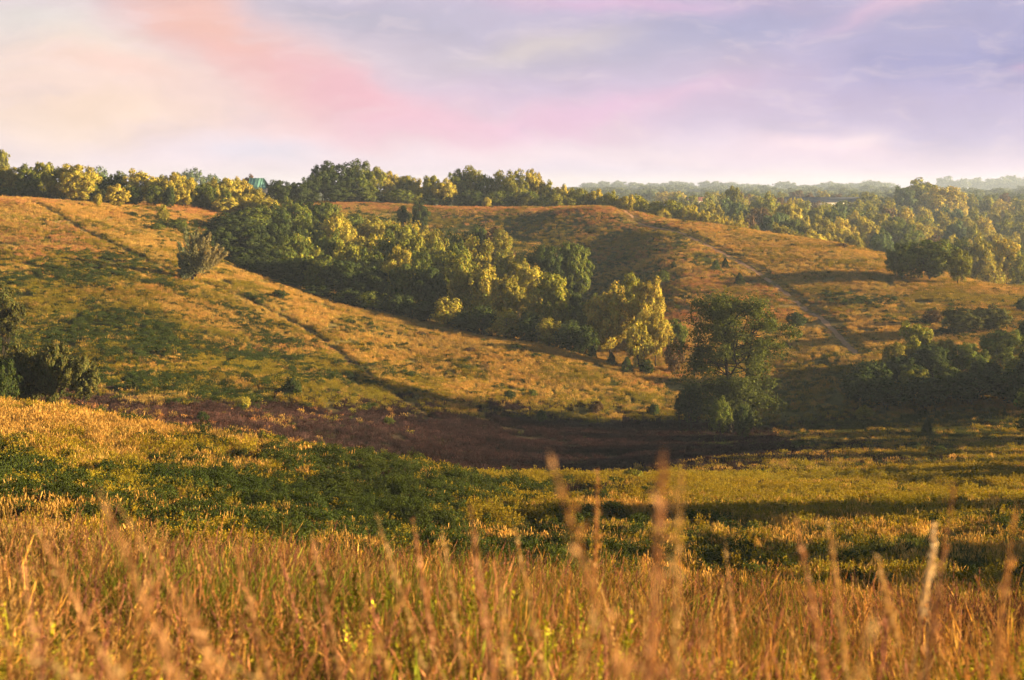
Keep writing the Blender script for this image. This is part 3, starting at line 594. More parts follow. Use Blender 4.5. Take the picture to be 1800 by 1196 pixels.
# --- single bushes and young cedars dotted over the slopes
for i, (u, vt, vb, w, tint, kind, lab) in enumerate([
 (1042,608,634,20,D_,'cedar','dark young cedar at the tip of the main slope'),
 (1075,620,646,22,D_,'cedar','second dark cedar right of the tip of the main slope'),
 (1102,628,658,28,L_,'cedar','bluish cedar between two others below the golden trees'),
 (1136,630,662,34,D_,'bush','round dark bush right of the small cedars'),
 (952,718,742,22,D_,'bush','round dark bush at the edge of the purple hollow'),
 (1048,704,728,34,B_,'bush','low reddish-brown bush above the purple hollow'),
 (1148,708,736,32,D_,'bush','dark bush near the right end of the purple hollow'),
 (896,686,704,26,D_,'bush','small dark bush on the lower main slope'),
 (936,684,700,22,G_,'bush','small green bush right of the dark one on the lower slope'),
 (1300,480,504,22,D_,'cedar','small dark cedar on the far slope above the lone elm'),
 (1258,458,478,22,L_,'cedar','small bluish cedar on the far slope'),
 (1275,454,474,16,D_,'cedar','narrow cedar right of the bluish one'),
 (1166,474,502,24,G_,'bush','small tree above the golden trees on the shaded slope'),
 (1184,458,474,12,D_,'bush','tiny dark bush high on the shaded slope'),
 (1464,540,550,16,B_,'bush','tiny brown bush beside the right trail'),
 (1480,426,437,26,B_,'bush','low brown bush on the right crest'),
 (1630,736,768,24,D_,'cedar','dark little cedar on the shaded flat'),
 (1400,548,580,44,D_,'bush','dark bush right of the elm on the sunny slope'),
 (492,508,528,34,D_,'bush','low dark bush on the main slope below the wood'),
 (515,660,698,44,D_,'bush','dark bush near the left trail foot'),
 (612,650,668,26,D_,'bush','small dark bush beside the left trail'),
 (428,696,722,34,Y_,'bush','yellow-green bush at the foot of the left slope'),
 (356,722,744,28,D_,'bush','dark bush in the purple grass on the left'),
 (682,732,748,28,G_,'bush','small green bush at the left of the purple hollow'),
 (285,358,392,26,O_,'bush','olive bush on the saddle right of the yellow tree'),
 (310,385,408,46,G_,'bush','green bush in the gully of the left hill'),
 (275,392,408,34,G_,'bush','low green bush left in the gully of the left hill'),
 (120,330,352,22,Y_,'bush','little yellow bush at the crest of the left hill'),
 (172,340,366,18,Y_,'bush','little yellow bush left of the yellow rounded tree'),
 (235,372,382,20,D_,'bush','low dark bush at the foot of the yellow rounded tree'),
 (740,582,592,24,B_,'bush','faint brown bush in the main slope grass'),
 (826,610,620,30,B_,'bush','low brown bush high on the main slope grass'),
 (1605,776,796,34,D_,'bush','low dark bush on the shaded flat, left of two'),
 (1650,782,798,34,D_,'bush','low dark bush on the shaded flat, right of two'),
 (1488,800,816,12,D_,'bush','small dark bush among the golden strips'),
 (1110,825,850,50,M_,'bush','broad green bush where the golden strips begin'),
 (1386,862,880,26,G_,'bush','small green bush in the golden strips'),
 ]):
    gx, gy = ground_at(u, vb, 84 if vb > 760 else 108 if vb > 700 else 150)
    tree(u, vt, gy, w, tint, kind, lab, 'bush', parts=w > 20)

# --- treeline left and centre, beyond the crests
row([(-18,288,392,60,G_,'round'),(18,292,392,46,O_,'round'),(50,286,388,54,G_,'round'),(78,284,390,46,M_,'round'),(104,288,384,50,M_,'round'),(135,288,380,68,Y_,'round'),(176,304,400,50,G_,'round'),(206,300,402,44,G_,'loose'),(246,296,398,66,Y_,'round'),(280,306,402,46,M_,'round'),(305,302,396,52,Y_,'loose'),(325,312,398,42,Y_,'round'),(352,322,404,52,G_,'round'),(378,312,420,50,O_,'round'),(404,312,424,52,Y_,'round'),(426,310,428,40,GOLD,'round'),(446,330,422,40,O_,'round'),(468,340,418,40,Y_,'bush'),
     (158,318,392,40,G_,'bush'),(226,326,394,46,D_,'round'),(150,318,398,44,D_,'round'),(0,318,394,50,D_,'round'),(264,325,400,40,D_,'round')],
    'in the treeline behind the left hill', 'treeline behind the left hill', wk=1.15)
row([(490,316,455,46,D_,'round'),(522,320,458,46,D_,'round'),(548,306,470,40,D_,'loose'),(572,282,478,62,D_,'loose'),(606,284,480,56,D_,'loose'),(632,278,485,56,G_,'loose'),(658,292,490,50,M_,'loose'),(684,300,492,46,Y_,'loose'),(710,308,494,48,M_,'round'),(736,312,492,40,Y_,'loose'),(758,308,490,40,M_,'round'),(780,312,488,46,Y_,'round'),(806,296,500,44,G_,'loose'),(832,290,502,52,M_,'loose'),(856,306,500,44,G_,'loose'),(880,298,500,40,M_,'loose'),(906,296,498,56,M_,'loose'),(938,296,500,44,Y_,'loose'),(964,316,500,46,M_,'round'),(990,322,500,44,Y_,'round'),(1018,330,495,44,M_,'round'),(1042,330,490,42,Y_,'round'),(1070,334,486,40,M_,'round'),(1098,340,482,44,Y_,'round'),
     (540,330,462,50,D_,'round'),(590,322,470,60,D_,'round'),(640,326,478,60,G_,'round'),(700,332,482,56,G_,'bush'),(825,332,488,54,D_,'bush'),(880,334,488,60,G_,'bush'),(856,346,480,18,Y_,'bush'),(930,334,488,50,G_,'bush'),(1128,348,478,34,M_,'bush')],
    'in the treeline behind the middle crest', 'treeline behind the middle crest', wk=1.12)
row([(1150,352,470,48,M_,'bush'),(1182,350,468,62,M_,'bush'),(1166,366,462,36,Y_,'bush'),(1212,358,464,52,Y_,'bush'),(1236,368,460,44,Y_,'bush'),(1258,376,456,40,Y_,'bush'),(1282,380,452,36,GOLD,'bush'),(1304,384,450,36,Y_,'bush'),(1326,394,448,26,M_,'bush')],
    'in the lit bushes behind the middle crest', 'lit bushes behind the middle crest', 'bush', 'bush')
ur = random.Random(9)
row([(u+ur.uniform(-6, 6), 329+ur.uniform(-5, 5), 386 if u < 300 else 400, ur.uniform(30, 44), ur.choice([D_, G_, G_, DULL]), 'bush') for u in range(-8, 410, 25)], 'under the treeline behind the left hill', 'bushes under the left treeline', 'bush', 'bush')
row([(u+ur.uniform(-6, 6), 342+ur.uniform(-5, 5), 486, ur.uniform(30, 46), ur.choice([D_, G_, M_, DULL]), 'bush') for u in range(615, 1120, 28)], 'under the treeline behind the middle crest', 'bushes under the middle treeline', 'bush', 'bush')
for a, lab in [((4,262,560,34,M_,'loose'), 'tall pale tree cut by the left edge above the treeline'),
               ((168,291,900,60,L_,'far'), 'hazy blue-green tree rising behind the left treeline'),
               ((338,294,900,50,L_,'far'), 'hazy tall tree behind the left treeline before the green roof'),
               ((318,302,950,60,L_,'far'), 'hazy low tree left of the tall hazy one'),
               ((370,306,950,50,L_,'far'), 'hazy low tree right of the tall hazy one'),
               ((440,306,560,44,B_,'round'), 'brownish tree rising behind the green roof')]:
    tree(*a, label=lab)

# --- wooded valley on the right, row behind row
crest = lambda u: np.interp(u, [1150, 1200, 1350, 1500, 1560, 1650, 1800, 1950], [372, 383, 406, 428, 438, 470, 500, 510])
rowsR = [(455, .12), (500, .27), (550, .42), (610, .56), (690, .69), (790, .81), (920, .92), (1080, 1.0)]
names = ['nearest row', 'second row', 'third row', 'fourth row', 'fifth row', 'sixth row', 'seventh row', 'last row']
rr = random.Random(3); FARW = []
for k_, (y, fr) in enumerate(rowsR):
    Ls = []; step = 50-3.2*k_; u = 1330-24*k_+rr.uniform(0, 20)+(40 if k_ == 0 else 0)
    while u < 1880:
        if not (k_ in (5, 6) and 1385 < u < 1520 and False):
            c0 = crest(u)-12; vt = c0+(336-c0)*fr+rr.uniform(-7, 7)+(4 if k_ == 7 else 0)
            if k_ >= 6 and 1385 < u < 1520: vt = max(vt, 352)
            if k_ == 7 and 1385 < u < 1520: vt = rr.uniform(334, 342)
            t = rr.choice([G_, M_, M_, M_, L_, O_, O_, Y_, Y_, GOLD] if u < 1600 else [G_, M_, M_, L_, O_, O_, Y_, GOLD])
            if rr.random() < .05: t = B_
            Ls.append((u, vt, y+rr.uniform(-12, 12)*(1+k_*.3), step*rr.uniform(.95, 1.5), t, 'round' if k_ < 4 else 'far'))
        u += step*rr.uniform(.7, 1.05)
    if k_ >= 5: FARW += Ls; continue
    row(Ls, 'in the %s of the hazy valley woods' % names[k_], 'trees of the valley woods on the right', parts=k_ < 4)
for a, lab in [((1612,312,900,104,M_,'round'), 'tallest tree of the valley woods, its left part green'), ((1652,327,860,84,GOLD,'round'), 'tall golden-lit tree beside the tallest of the valley woods'),
               ((1590,324,880,50,L_,'round'), 'tall bluish tree at the left of the tallest one'), ((1290,326,700,36,M_,'loose'), 'pale tree standing up left of the dark barn roof'),
               ((1275,345,640,50,L_,'round'), 'dark bluish tree under the pale upright one'), ((1345,336,660,66,M_,'round'), 'broad tree left of the dark barn roof'), ((1385,348,600,44,Y_,'round'), 'yellow tree at the left end of the dark barn roof'),
               ((1720,412,420,66,O_,'round'), 'olive tree in the lit group behind the right crest'), ((1768,410,425,70,GOLD,'round'), 'golden tree in the lit group behind the right crest'), ((1690,415,430,50,G_,'loose'), 'green tree left in the lit group behind the right crest'),
               ((1745,455,400,50,Y_,'bush'), 'low yellow tree under the golden ones on the right'), ((1792,440,405,50,M_,'bush'), 'green tree at the right edge under the golden one')]:
    tree(*a, label=lab)
# --- far hazy ridge, its leaf tint lightened to imitate thicker haze
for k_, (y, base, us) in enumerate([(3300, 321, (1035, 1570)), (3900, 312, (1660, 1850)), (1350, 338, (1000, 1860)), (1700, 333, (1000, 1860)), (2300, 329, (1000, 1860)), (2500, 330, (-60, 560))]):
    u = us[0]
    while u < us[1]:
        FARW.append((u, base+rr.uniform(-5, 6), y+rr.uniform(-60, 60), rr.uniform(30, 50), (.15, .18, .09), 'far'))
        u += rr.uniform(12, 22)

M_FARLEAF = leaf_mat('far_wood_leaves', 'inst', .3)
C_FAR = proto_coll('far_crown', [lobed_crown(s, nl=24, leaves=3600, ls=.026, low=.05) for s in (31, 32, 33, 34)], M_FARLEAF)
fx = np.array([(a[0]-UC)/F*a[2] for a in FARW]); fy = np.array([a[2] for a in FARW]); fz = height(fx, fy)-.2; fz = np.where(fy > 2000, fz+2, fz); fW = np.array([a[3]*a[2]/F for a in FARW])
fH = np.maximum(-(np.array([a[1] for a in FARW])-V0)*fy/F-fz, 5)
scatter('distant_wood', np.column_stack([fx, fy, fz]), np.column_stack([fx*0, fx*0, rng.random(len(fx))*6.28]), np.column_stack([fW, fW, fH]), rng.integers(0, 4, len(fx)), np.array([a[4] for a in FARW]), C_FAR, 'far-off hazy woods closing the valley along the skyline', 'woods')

# --- the lone elm
def elm():
    r = np.random.default_rng(77); u, y = 1288, 203.0; x = (u-UC)/F*y; zg = hh(x, y)-.2; H = Z(y, 503)-zg; k_ = y/F
    e = bpy.data.objects.new('elm_tree', None); COL.objects.link(e); e.location = (x, y, zg)
    tag(e, 'lone tall elm with open drooping crown beside the purple hollow', 'tree')
    A = Acc(); tips = []
    def limb(p0, p1, r0, r1, n_=8, w=.25, sag=0): 
        P = curve(p0, p1, n_, sag, r, w); tube_acc(A, P, np.linspace(r0, r1, n_), 7); return P
    # main stems: photo pixels from the trunk foot, converted by the tree's own distance
    q = lambda du, dv, dy=0: np.array([du*k_, dy, (752-dv)*k_])
    m1 = limb(q(-6,752), q(-12,560), .38, .13, 10, .12); m2 = limb(q(4,752), q(28,640,.5), .32, .2, 7, .1); m2b = limb(m2[-1], q(38,545,.5), .2, .09, 7, .15)
    m3 = limb(m1[3], q(2,600,-1.5), .18, .08, 7, .15)
    bases = [(m1, .35), (m2b, .5), (m3, .3), (m2, .2)]
    tg = []
    for i in range(60):
        a = r.uniform(0, 6.283); t = r.uniform(0, 1)
        v_ = 514+235*t**1.15; wmax = 95*(math.sin(math.pi*min(1, (t*.62+.30)))**.8) if t < .85 else 62
        du = math.cos(a)*wmax*r.uniform(.35, 1)-2; dy = math.sin(a)*wmax*k_*r.uniform(.4, 1)*.9
        if v_ > 690 and r.random() < .4: continue
        tg.append(q(du, min(v_, 715), dy))
    tg += [q(-70,560), q(-84,600,1), q(70,560,1), (q(95,575)), q(86,600,-1), q(-60,640,-1), q(60,650,1), q(75,685,-.5), q(-30,520), q(10,512), q(40,520), q(-95,625), q(20,530,3), q(-40,545,-3), q(55,540,-2),q(0,545,-4),q(-20,570,4)]
    B = Acc()
    for T_ in tg:
        s = [m1, m2b, m3, m1, m2b][r.integers(0, 5)]
        zt = T_[2]; cand = s[(s[:, 2] < zt-0.2)]; b = cand[-1-r.integers(0, min(3, len(cand)))] if len(cand) else (m1[2])
        P = limb(b, T_, .085, .025, 7, .18, .5)
        for _ in range(3):
            tt = r.integers(3, 7); e2 = P[tt]+r.normal(size=3)*np.array([1.3, 1.3, .6]); P2 = limb(P[tt-1], e2, .035, .012, 4, .1, .1)
            for c, cr, n_ in ((e2, .95, 130), (P2[2], .7, 70)):
                d = r.normal(size=(n_, 3))*np.array([1, 1, .75])*cr*.62; d[:, 2] -= .10*np.abs(r.normal(size=n_))*cr
                C = c+d; nn = unit(d*.6+np.array([0, 0, .4])+r.normal(size=(n_, 3))*.6); a_ = unit(np.cross(nn, r.normal(size=(n_, 3)))); b_ = np.cross(nn, a_); s_ = .15*r.uniform(.6, 1.4, (n_, 1))
                V, f = quads(C, a_*s_, b_*s_*.65); B.add(V, f, np.repeat(r.uniform(.65, 1.3, (n_, 1))*np.ones((n_, 3)), 4, 0))
    # small sprouts round the foot of the trunk
    for _ in range(18):
        c = q(r.normal()*24+4, r.uniform(650, 735), r.normal()*1.2-.5); n_ = 80; d = r.normal(size=(n_, 3))*.55; nn = unit(r.normal(size=(n_, 3))); a_ = unit(np.cross(nn, d)); b_ = np.cross(nn, a_)
        V, f = quads(c+d, a_*.13, b_*.09); B.add(V, f, np.repeat(r.uniform(.65, 1.3, (n_, 1))*np.ones((n_, 3)), 4, 0))
    link('trunk', A.mesh('elm_trunk', M_BARK), e); link('crown', B.mesh('elm_crown', M_LEAF), e, (.085, .10, .022))
elm()

# --- feathery pinkish tree on the left hill
def plume_tree():
    r = np.random.default_rng(5); gx, gy = ground_at(338, 497, 150); k_ = gy/F; zg = hh(gx, gy)-.1
    e = bpy.data.objects.new('small_tree', None); COL.objects.link(e); e.location = (gx, gy, zg)
    tag(e, 'pinkish feathery small tree standing alone on the left hill beside the trail', 'tree')
    A = Acc(); B = Acc(); q = lambda du, h_, dy=0: np.array([du*k_, dy, h_*k_])
    tube_acc(A, curve(q(0, 0), q(2, 22), 5), [.34, .27, .22, .2, .18], 7)
    plumes = [(-14, 96, 0), (-4, 84, 1.5), (-22, 70, -1), (20, 78, 0), (30, 86, .8), (44, 66, 0), (56, 60, -1), (60, 52, .5), (10, 66, -2), (-26, 48, .5), (34, 54, -2), (-6, 56, -2), (48, 42, 1), (14, 50, 2), (-20, 36, -1), (30, 40, 2), (-24, 22, 0), (-16, 12, -.5), (8,92,.5)]
    for du, h_, dy in plumes:
        tip = q(du, h_, dy); b = q(2+du*.1, 16+r.uniform(-6, 8), 0); P = curve(b, tip, 7, .2, r, .12); tube_acc(A, P, np.linspace(.09, .015, 7), 5)
        n_ = 820; t = r.uniform(.30, 1.02, n_)[:, None]; C = b+(tip-b)*t; wd = .78*(1.15-t)*1.1+.10; d = r.normal(size=(n_, 3))*wd*.6; C = C+d
        ax = unit(unit(tip-b)+.5*r.normal(size=(n_, 3))); sd_ = unit(np.cross(ax, r.normal(size=(n_, 3)))); s_ = .2*r.uniform(.6, 1.3, (n_, 1))
        V, f = quads(C, ax*s_, sd_*s_*.38); pk = np.clip((C[:, 0:1]/k_+5)/60+t*.5, 0, 1)  # crown colour lightened towards the right and the tips, as if sunlit
        c = (1-pk)*np.array([[.55, .75, .8]])+pk*np.array([[1.15, 1.0, 1.0]]); B.add(V, f, np.repeat(c*r.uniform(.7, 1.25, (n_, 1)), 4, 0))
    link('trunk', A.mesh('small_trunk', M_BARK), e); link('crown', B.mesh('small_crown', M_LEAF), e, (.22, .21, .095))
plume_tree()

# --- trees just outside the right edge, whose shade lies over the flats (kept low in number)
for i, (x, y, H, W, t) in enumerate([(52,127,5,7,G_),(50,105,3.5,5,G_),(72,120,5,6,D_),(38,57,7,8,D_),(74,178,13,13,D_),(66,166,12,12,G_),(84,190,14,14,D_),(92,170,13,13,D_),(58,152,9,10,G_),(47,84,10,9,D_),(40,66,8,8,G_),(78,206,14,14,D_),(95,212,14,14,D_),(70,136,8,9,G_), (56,120,5,7,G_)]):
    cm, tm = PROTO['round'][i % 5]; zg = hh(x, y)-.2
    e = bpy.data.objects.new('tree', None); COL.objects.link(e); e.location = (x, y, zg); e.scale = (W, W, H); tag(e, 'dark green tree beyond the right edge shading the flats', 'tree', 'trees beyond the right edge')
    link('crown', cm, e, t); link('trunk', tm, e)

# ------------------------------------------------------------------ buildings
def box(A, x0, x1, y0, y1, z0, z1):
    V = np.array([[x, y, z] for z in (z0, z1) for y in (y0, y1) for x in (x0, x1)], float)
    A.add(V, np.array([[0, 1, 5, 4], [1, 3, 7, 5], [3, 2, 6, 7], [2, 0, 4, 6], [4, 5, 7, 6], [0, 2, 3, 1]]), (1, 1, 1))
def ribbed_roof(A, x0, x1, y0, y1, ze, zr, over=.4, th=.12, ribs=14, lean=0):
    ym = (y0+y1)/2; sl = (zr-ze)/(ym-y0)
    for ya, sg in ((y0-over, 1), (y1+over, -1)):
        za = ze-over*sl
        V = np.array([[x0-over, ya, za], [x1+over, ya, za], [x1+over-lean, ym, zr], [x0-over+lean*0, ym, zr]], float)
        W = V+np.array([0, 0, th]); A.add(np.vstack([V, W]), np.array([[0, 1, 2, 3], [4, 5, 6, 7], [0, 1, 5, 4], [1, 2, 6, 5], [2, 3, 7, 6], [3, 0, 4, 7]]), (1, 1, 1))
        for i in range(ribs+1):
            a = x0-over+(x1-x0+2*over)*i/ribs; b = min(a, x1+over-lean); 
            V = np.array([[a-.04, ya, za+th+.002], [a+.04, ya, za+th+.002], [b+.04, ym, zr+th+.002], [b-.04, ym, zr+th+.002]]); W = V+np.array([0, 0, .08])
            A.add(np.vstack([V, W]), np.array([[0, 1, 2, 3], [4, 5, 6, 7], [0, 1, 5, 4], [1, 2, 6, 5], [2, 3, 7, 6], [3, 0, 4, 7]]), (1, 1, 1))
M_GREENROOF = plain_mat('green_metal_roof', (.13, .29, .25), .45, .1, .6); M_WALL = plain_mat('pale_siding', (.55, .48, .38), .8, .1, 1.2); M_DARKROOF = plain_mat('dark_shingle_roof', (.075, .085, .11), .8, .2, .8)
M_GLASS = plain_mat('dark_window_glass', (.03, .04, .05), .15); M_WHITE = plain_mat('white_painted_board', (.75, .75, .74), .7, .06, 1.5); M_RED = plain_mat('dull_red_roof', (.26, .11, .085), .8, .2, .8)
def house(name, u0, u1, vr, ve, y, depth, roofm, wallm, label, cat, lean=0, hbase=None, windows=4, gable=False):
    x0 = (u0-UC)/F*y; x1 = (u1-UC)/F*y; zr = Z(y+depth/2, vr); ze = Z(y, ve); zb = hh((x0+x1)/2, y)-.4
    e = bpy.data.objects.new(name, None); COL.objects.link(e); e.location = (x0, y, zb); tag(e, label, cat)
    w = x1-x0; A = Acc(); box(A, 0, w, 0, depth, 0, ze-zb-.02)
    for xa in (0.0, w):   # gable ends
        V = np.array([[xa-.1, 0, ze-zb-.02], [xa-.1, depth, ze-zb-.02], [xa-.1, depth/2, zr-zb-.1], [xa-.1, depth/2, zr-zb-.1], [xa+.1, 0, ze-zb-.02], [xa+.1, depth, ze-zb-.02], [xa+.1, depth/2, zr-zb-.1], [xa+.1, depth/2, zr-zb-.1]])
        if not lean: A.add(V, np.array([[0, 1, 2, 3], [4, 5, 6, 7]]), (1, 1, 1))
    link('wall', A.mesh('house_wall', wallm), e)
    R = Acc(); ribbed_roof(R, 0, w, 0, depth, ze-zb, zr-zb, .4, .12, max(6, int(w/.9)), lean); rf = link('roof', R.mesh('house_roof', roofm), e)
    for i in range(windows):
        xa = w*(i+.5)/windows; fr = Acc(); z0 = ze-zb-2.3
        for b in ((xa-.6, xa+.6, -.08, -.003, z0-.1, z0), (xa-.6, xa+.6, -.08, -.003, z0+1.2, z0+1.3), (xa-.6, xa-.5, -.08, -.003, z0+.003, z0+1.197), (xa+.5, xa+.6, -.08, -.003, z0+.003, z0+1.197)): box(fr, *b)
        wn = link('window', fr.mesh('window_frame', M_WHITE), e); p = Acc(); box(p, xa-.495, xa+.495, -.05, -.004, z0+.004, z0+1.196); link('pane', p.mesh('window_pane', M_GLASS), wn)
    if gable:
        gx0, gx1 = (gable[0]-u0)/F*y, (gable[1]-u0)/F*y; zt = Z(y, gable[2])-zb; zl = Z(y, gable[3])-zb; G = Acc()
        V = np.array([[gx0, -1.2, zl], [gx1, -1.2, zl], [(gx0+gx1)/2, -1.2, zt], [(gx0+gx1)/2, -1.2, zt], [gx0, -.9, zl], [gx1, -.9, zl], [(gx0+gx1)/2, -.9, zt], [(gx0+gx1)/2, -.9, zt]])
        G.add(V, np.array([[0, 1, 2, 3], [4, 5, 6, 7], [0, 1, 5, 4], [1, 2, 6, 5], [2, 0, 4, 6]]), (1, 1, 1)); box(G, gx0+.2, gx1-.2, -1.1, -.02, 0, zl-.01); link('gable', G.mesh('white_gable', M_WHITE), e)
    return e
house('green_roofed_house', 437, 466, 314, 331, 470, 9, M_GREENROOF, M_WALL, 'house with a turquoise green metal roof among the left treeline', 'house', lean=1.6, windows=3)
house('long_building', 1386, 1516, 347, 356, 880, 16, M_DARKROOF, M_WALL, 'long low building with a dark roof and white gable in the valley woods', 'building', windows=9, gable=(1410, 1428, 355, 361))
house('red_roofed_building', 1212, 1246, 347, 353, 900, 12, M_RED, M_WALL, 'low building with a dull red roof left of the pale upright tree', 'building', windows=4)

# ------------------------------------------------------------------ foreground plumes
def plume(ut, vt, ub, vb, y, w, colr, kind, label, headf=.42, arch=0.0):
    r = np.random.default_rng(int(ut*7+vt)); top = np.array([(ut-UC)/F*y, y, Z(y, vt)]); low = np.array([(ub-UC)/F*y, y*1.02, Z(y, vb)])
    d = (low-top)/max(1e-6, top[2]-low[2]); g = hh(top[0], y); base = top+d*(top[2]-g)*1.0; base[2] = hh(base[0], base[1])-.03
    t = np.linspace(0, 1, 14)[:, None]; w = w*(.5 if label.startswith(('pale', 'second pale')) else .62); P = base+(top-base)*t; P[:, 0] += (arch*(t**3)*np.sign(ut-ub+1e-3))[:, 0]; P[:, 2] -= abs(arch)*.6*(t[:, 0]**4)
    P[:, 0:1] += (.045*r.normal())*t*(1-t)*2+.012*np.sin(t*6+r.random()*6)*t; P[:, 1:2] += .012*np.sin(t*5+r.random()*6)
    e = bpy.data.objects.new('grass_plume', None); COL.objects.link(e); e.location = base; e.empty_display_size = .05; tag(e, label, 'grass stalk', 'tall grass stalks in the foreground')
    A = Acc(); tube_acc(A, P-base, np.linspace(.0028, .0012, 14), 5); Lm = A
    if kind > 1.9:   # loose side sprays that make the head feathery
        headf = min(.7, headf*1.05)
    for _ in range(3):   # long leaves along the stem
        i = r.integers(2, 8); a = r.uniform(0, 6.28); p0 = P[i]-base; dr = np.array([math.cos(a)*.20, math.sin(a)*.20, .26]); q = np.array([p0, p0+dr*.5+[0, 0, .03], p0+dr]); s = np.array([-math.sin(a), math.cos(a), 0])*.0035
        Lm.add(np.array([q[0]-s, q[0]+s, q[1]+s, q[1]-s, q[2]+s*.1, q[2]-s*.1]), np.array([[0, 1, 2, 3], [3, 2, 4, 5]]), (.8, 1, .7))
    link('stem', A.mesh('stalk_stem', M_STALK), e, tuple(c*.9 for c in colr))
    H = Acc(); n0 = 13-int(13*headf); tt = np.linspace(0, 1, 14); m = int(135*kind); hs = 1-headf+headf*r.beta(1.35, 1.75, m)
    C = np.stack([np.interp(hs, tt, P[:, i]-base[i]) for i in range(3)], 1); ax = unit(np.gradient(P, axis=0))[np.clip((hs*13).astype(int), 0, 13)]
    q_ = np.clip((hs-(1-headf))/headf, 0, 1); prof = (np.sin(math.pi*(.04+.96*q_)**.62)**.9*(1-.72*q_)*1.25+.05)[:, None]; d_ = r.normal(size=(m, 3)); d_ -= ax*(d_*ax).sum(1)[:, None]; d_ = unit(d_)
    C = C+d_*w*prof*(1+.2*np.sin(hs*34+r.random()*6))[:, None]*r.random((m, 1))**.7*1.15; C = C+d_*(r.random((m, 1)) < .16)*w*r.uniform(.5, 1.8, (m, 1)); a_ = unit(ax+.7*d_+.3*r.normal(size=(m, 3))); b_ = unit(np.cross(a_, r.normal(size=(m, 3)))); s_ = r.uniform(.008, .018, (m, 1))
    V, f = quads(C, a_*s_, b_*s_*.28); H.add(V, f, np.repeat(r.uniform(.75, 1.3, (m, 1))*np.ones((m, 3)), 4, 0)); link('seed_head', H.mesh('stalk_head', M_STALK), e, colr)
RU = (.42, .24, .11); TA = (.46, .31, .14); PI = (.40, .22, .12); PA = (.62, .50, .34)
for a in [
 (962,800,1090,1130,2.0,.016,RU,3.2,'thick blurred russet plume leaning left, tallest in the foreground centre',.62),
 (176,855,292,1175,2.2,.015,RU,3.0,'thick blurred russet plume leaning left, tallest on the left side',.6),
 (212,885,385,1185,2.9,.013,RU,2.6,'long russet plume leaning left just right of the tallest on the left',.6),
 (1152,790,1152,1100,1.9,.017,PI,2.6,'wide upright pinkish plume right of the tallest centre one',.45),
 (1196,812,1215,1090,2.4,.012,TA,2.2,'tall golden upright plume with its tip over the golden strips',.5),
 (1045,822,1045,900,5.0,.012,RU,1.2,'thin upright plume between the centre and golden ones',.2),
 (1676,848,1655,1090,3.0,.013,PI,2.4,'tall reddish plume leaning right near the right side',.5),
 (1522,1078,1485,1240,1.6,.018,TA,2.4,'thick pale plume low at the bottom right',.5),
 (835,885,852,1010,3.2,.013,PI,1.4,'reddish plume in front of the dark green shrubs right of centre',.3),
 (664,905,722,1110,4.2,.008,TA,1.2,'thin tan curved stalk against the dark pit',.4),
 (783,932,792,1050,4.6,.010,TA,1.2,'short tan stalk right of the dark pit',.3),
 (900,925,935,1060,4.6,.010,TA,1.2,'tan stalk leaning left before the centre plume',.3),
 (718,915,735,1000,4.2,.010,PI,1.2,'pinkish stalk between two tan ones at the dark pit',.25),
 (452,1085,535,1150,2.6,.012,TA,1.6,'golden arching plume bent over on the lower left',.5,.10),
 (60,912,98,1010,3.4,.010,RU,1.4,'russet plume leaning left near the left edge',.35),
 (40,1060,140,1130,2.6,.010,TA,1.4,'arching pale plume at the lower left edge',.45,.08),
 (235,1105,262,1180,2.6,.010,TA,1.2,'small hooked plume under the thick left plume',.3,.05),
 (1268,952,1282,1015,4.6,.006,TA,1.0,'pale dry stick leaning left at lower right of centre',.3),
 (1400,905,1420,1040,3.2,.012,PI,1.4,'reddish blurred plume below the golden strips',.35),
 (1462,910,1470,1070,3.6,.010,TA,1.3,'tan upright plume below the golden strips',.3),
 (1782,885,1794,1100,3.0,.012,RU,1.6,'russet plume at the right edge of the photo',.45),
 (1650,918,1656,1000,4.4,.012,PA,1.3,'pale whitish seed head, the brightest on the right',.10),
 (1628,992,1632,1060,4.2,.010,PA,1.0,'second pale seed head below the brightest one',.10),
 (1548,975,1580,1070,3.8,.014,TA,1.2,'bushy tan tuft head leaning left on the lower right',.15),
 (545,935,570,1080,4.2,.010,PI,1.3,'pinkish plume left of the dark pit',.3),
 (655,1010,640,1150,3.2,.010,RU,1.3,'russet plume under the dark pit',.35),
 (25,1000,35,1190,2.6,.011,PI,1.6,'dark reddish upright plume at the left edge',.45),
 (420,960,440,1100,3.6,.010,RU,1.3,'russet upright plume between left and centre',.3),
 (1075,1040,1040,1150,2.6,.011,TA,1.3,'tan plume leaning right under the centre plume',.35),
 (872,1010,900,1150,2.8,.012,TA,1.6,'tan plume low in the middle foreground',.4),
 (1250,1080,1262,1200,2.4,.012,RU,1.5,'russet plume low between centre and right',.4),
 (320,1010,352,1180,3.0,.011,RU,1.5,'russet plume right of the long leaning one',.35),
 ]: plume(*a)

# ------------------------------------------------------------------ sun, sky, haze, camera
sun = bpy.data.lights.new('sun', 'SUN'); sun.energy = 5.0; sun.angle = math.radians(.6); sun.color = (1.0, .74, .40)
so = bpy.data.objects.new('sun', sun); COL.objects.link(so)
from mathutils import Vector
sdv = Vector((math.cos(SUN_EL)*math.sin(SUN_AZ), math.cos(SUN_EL)*math.cos(SUN_AZ), math.sin(SUN_EL)))
so.rotation_euler = sdv.to_track_quat('Z', 'Y').to_euler(); so.location = (60, 40, 60)

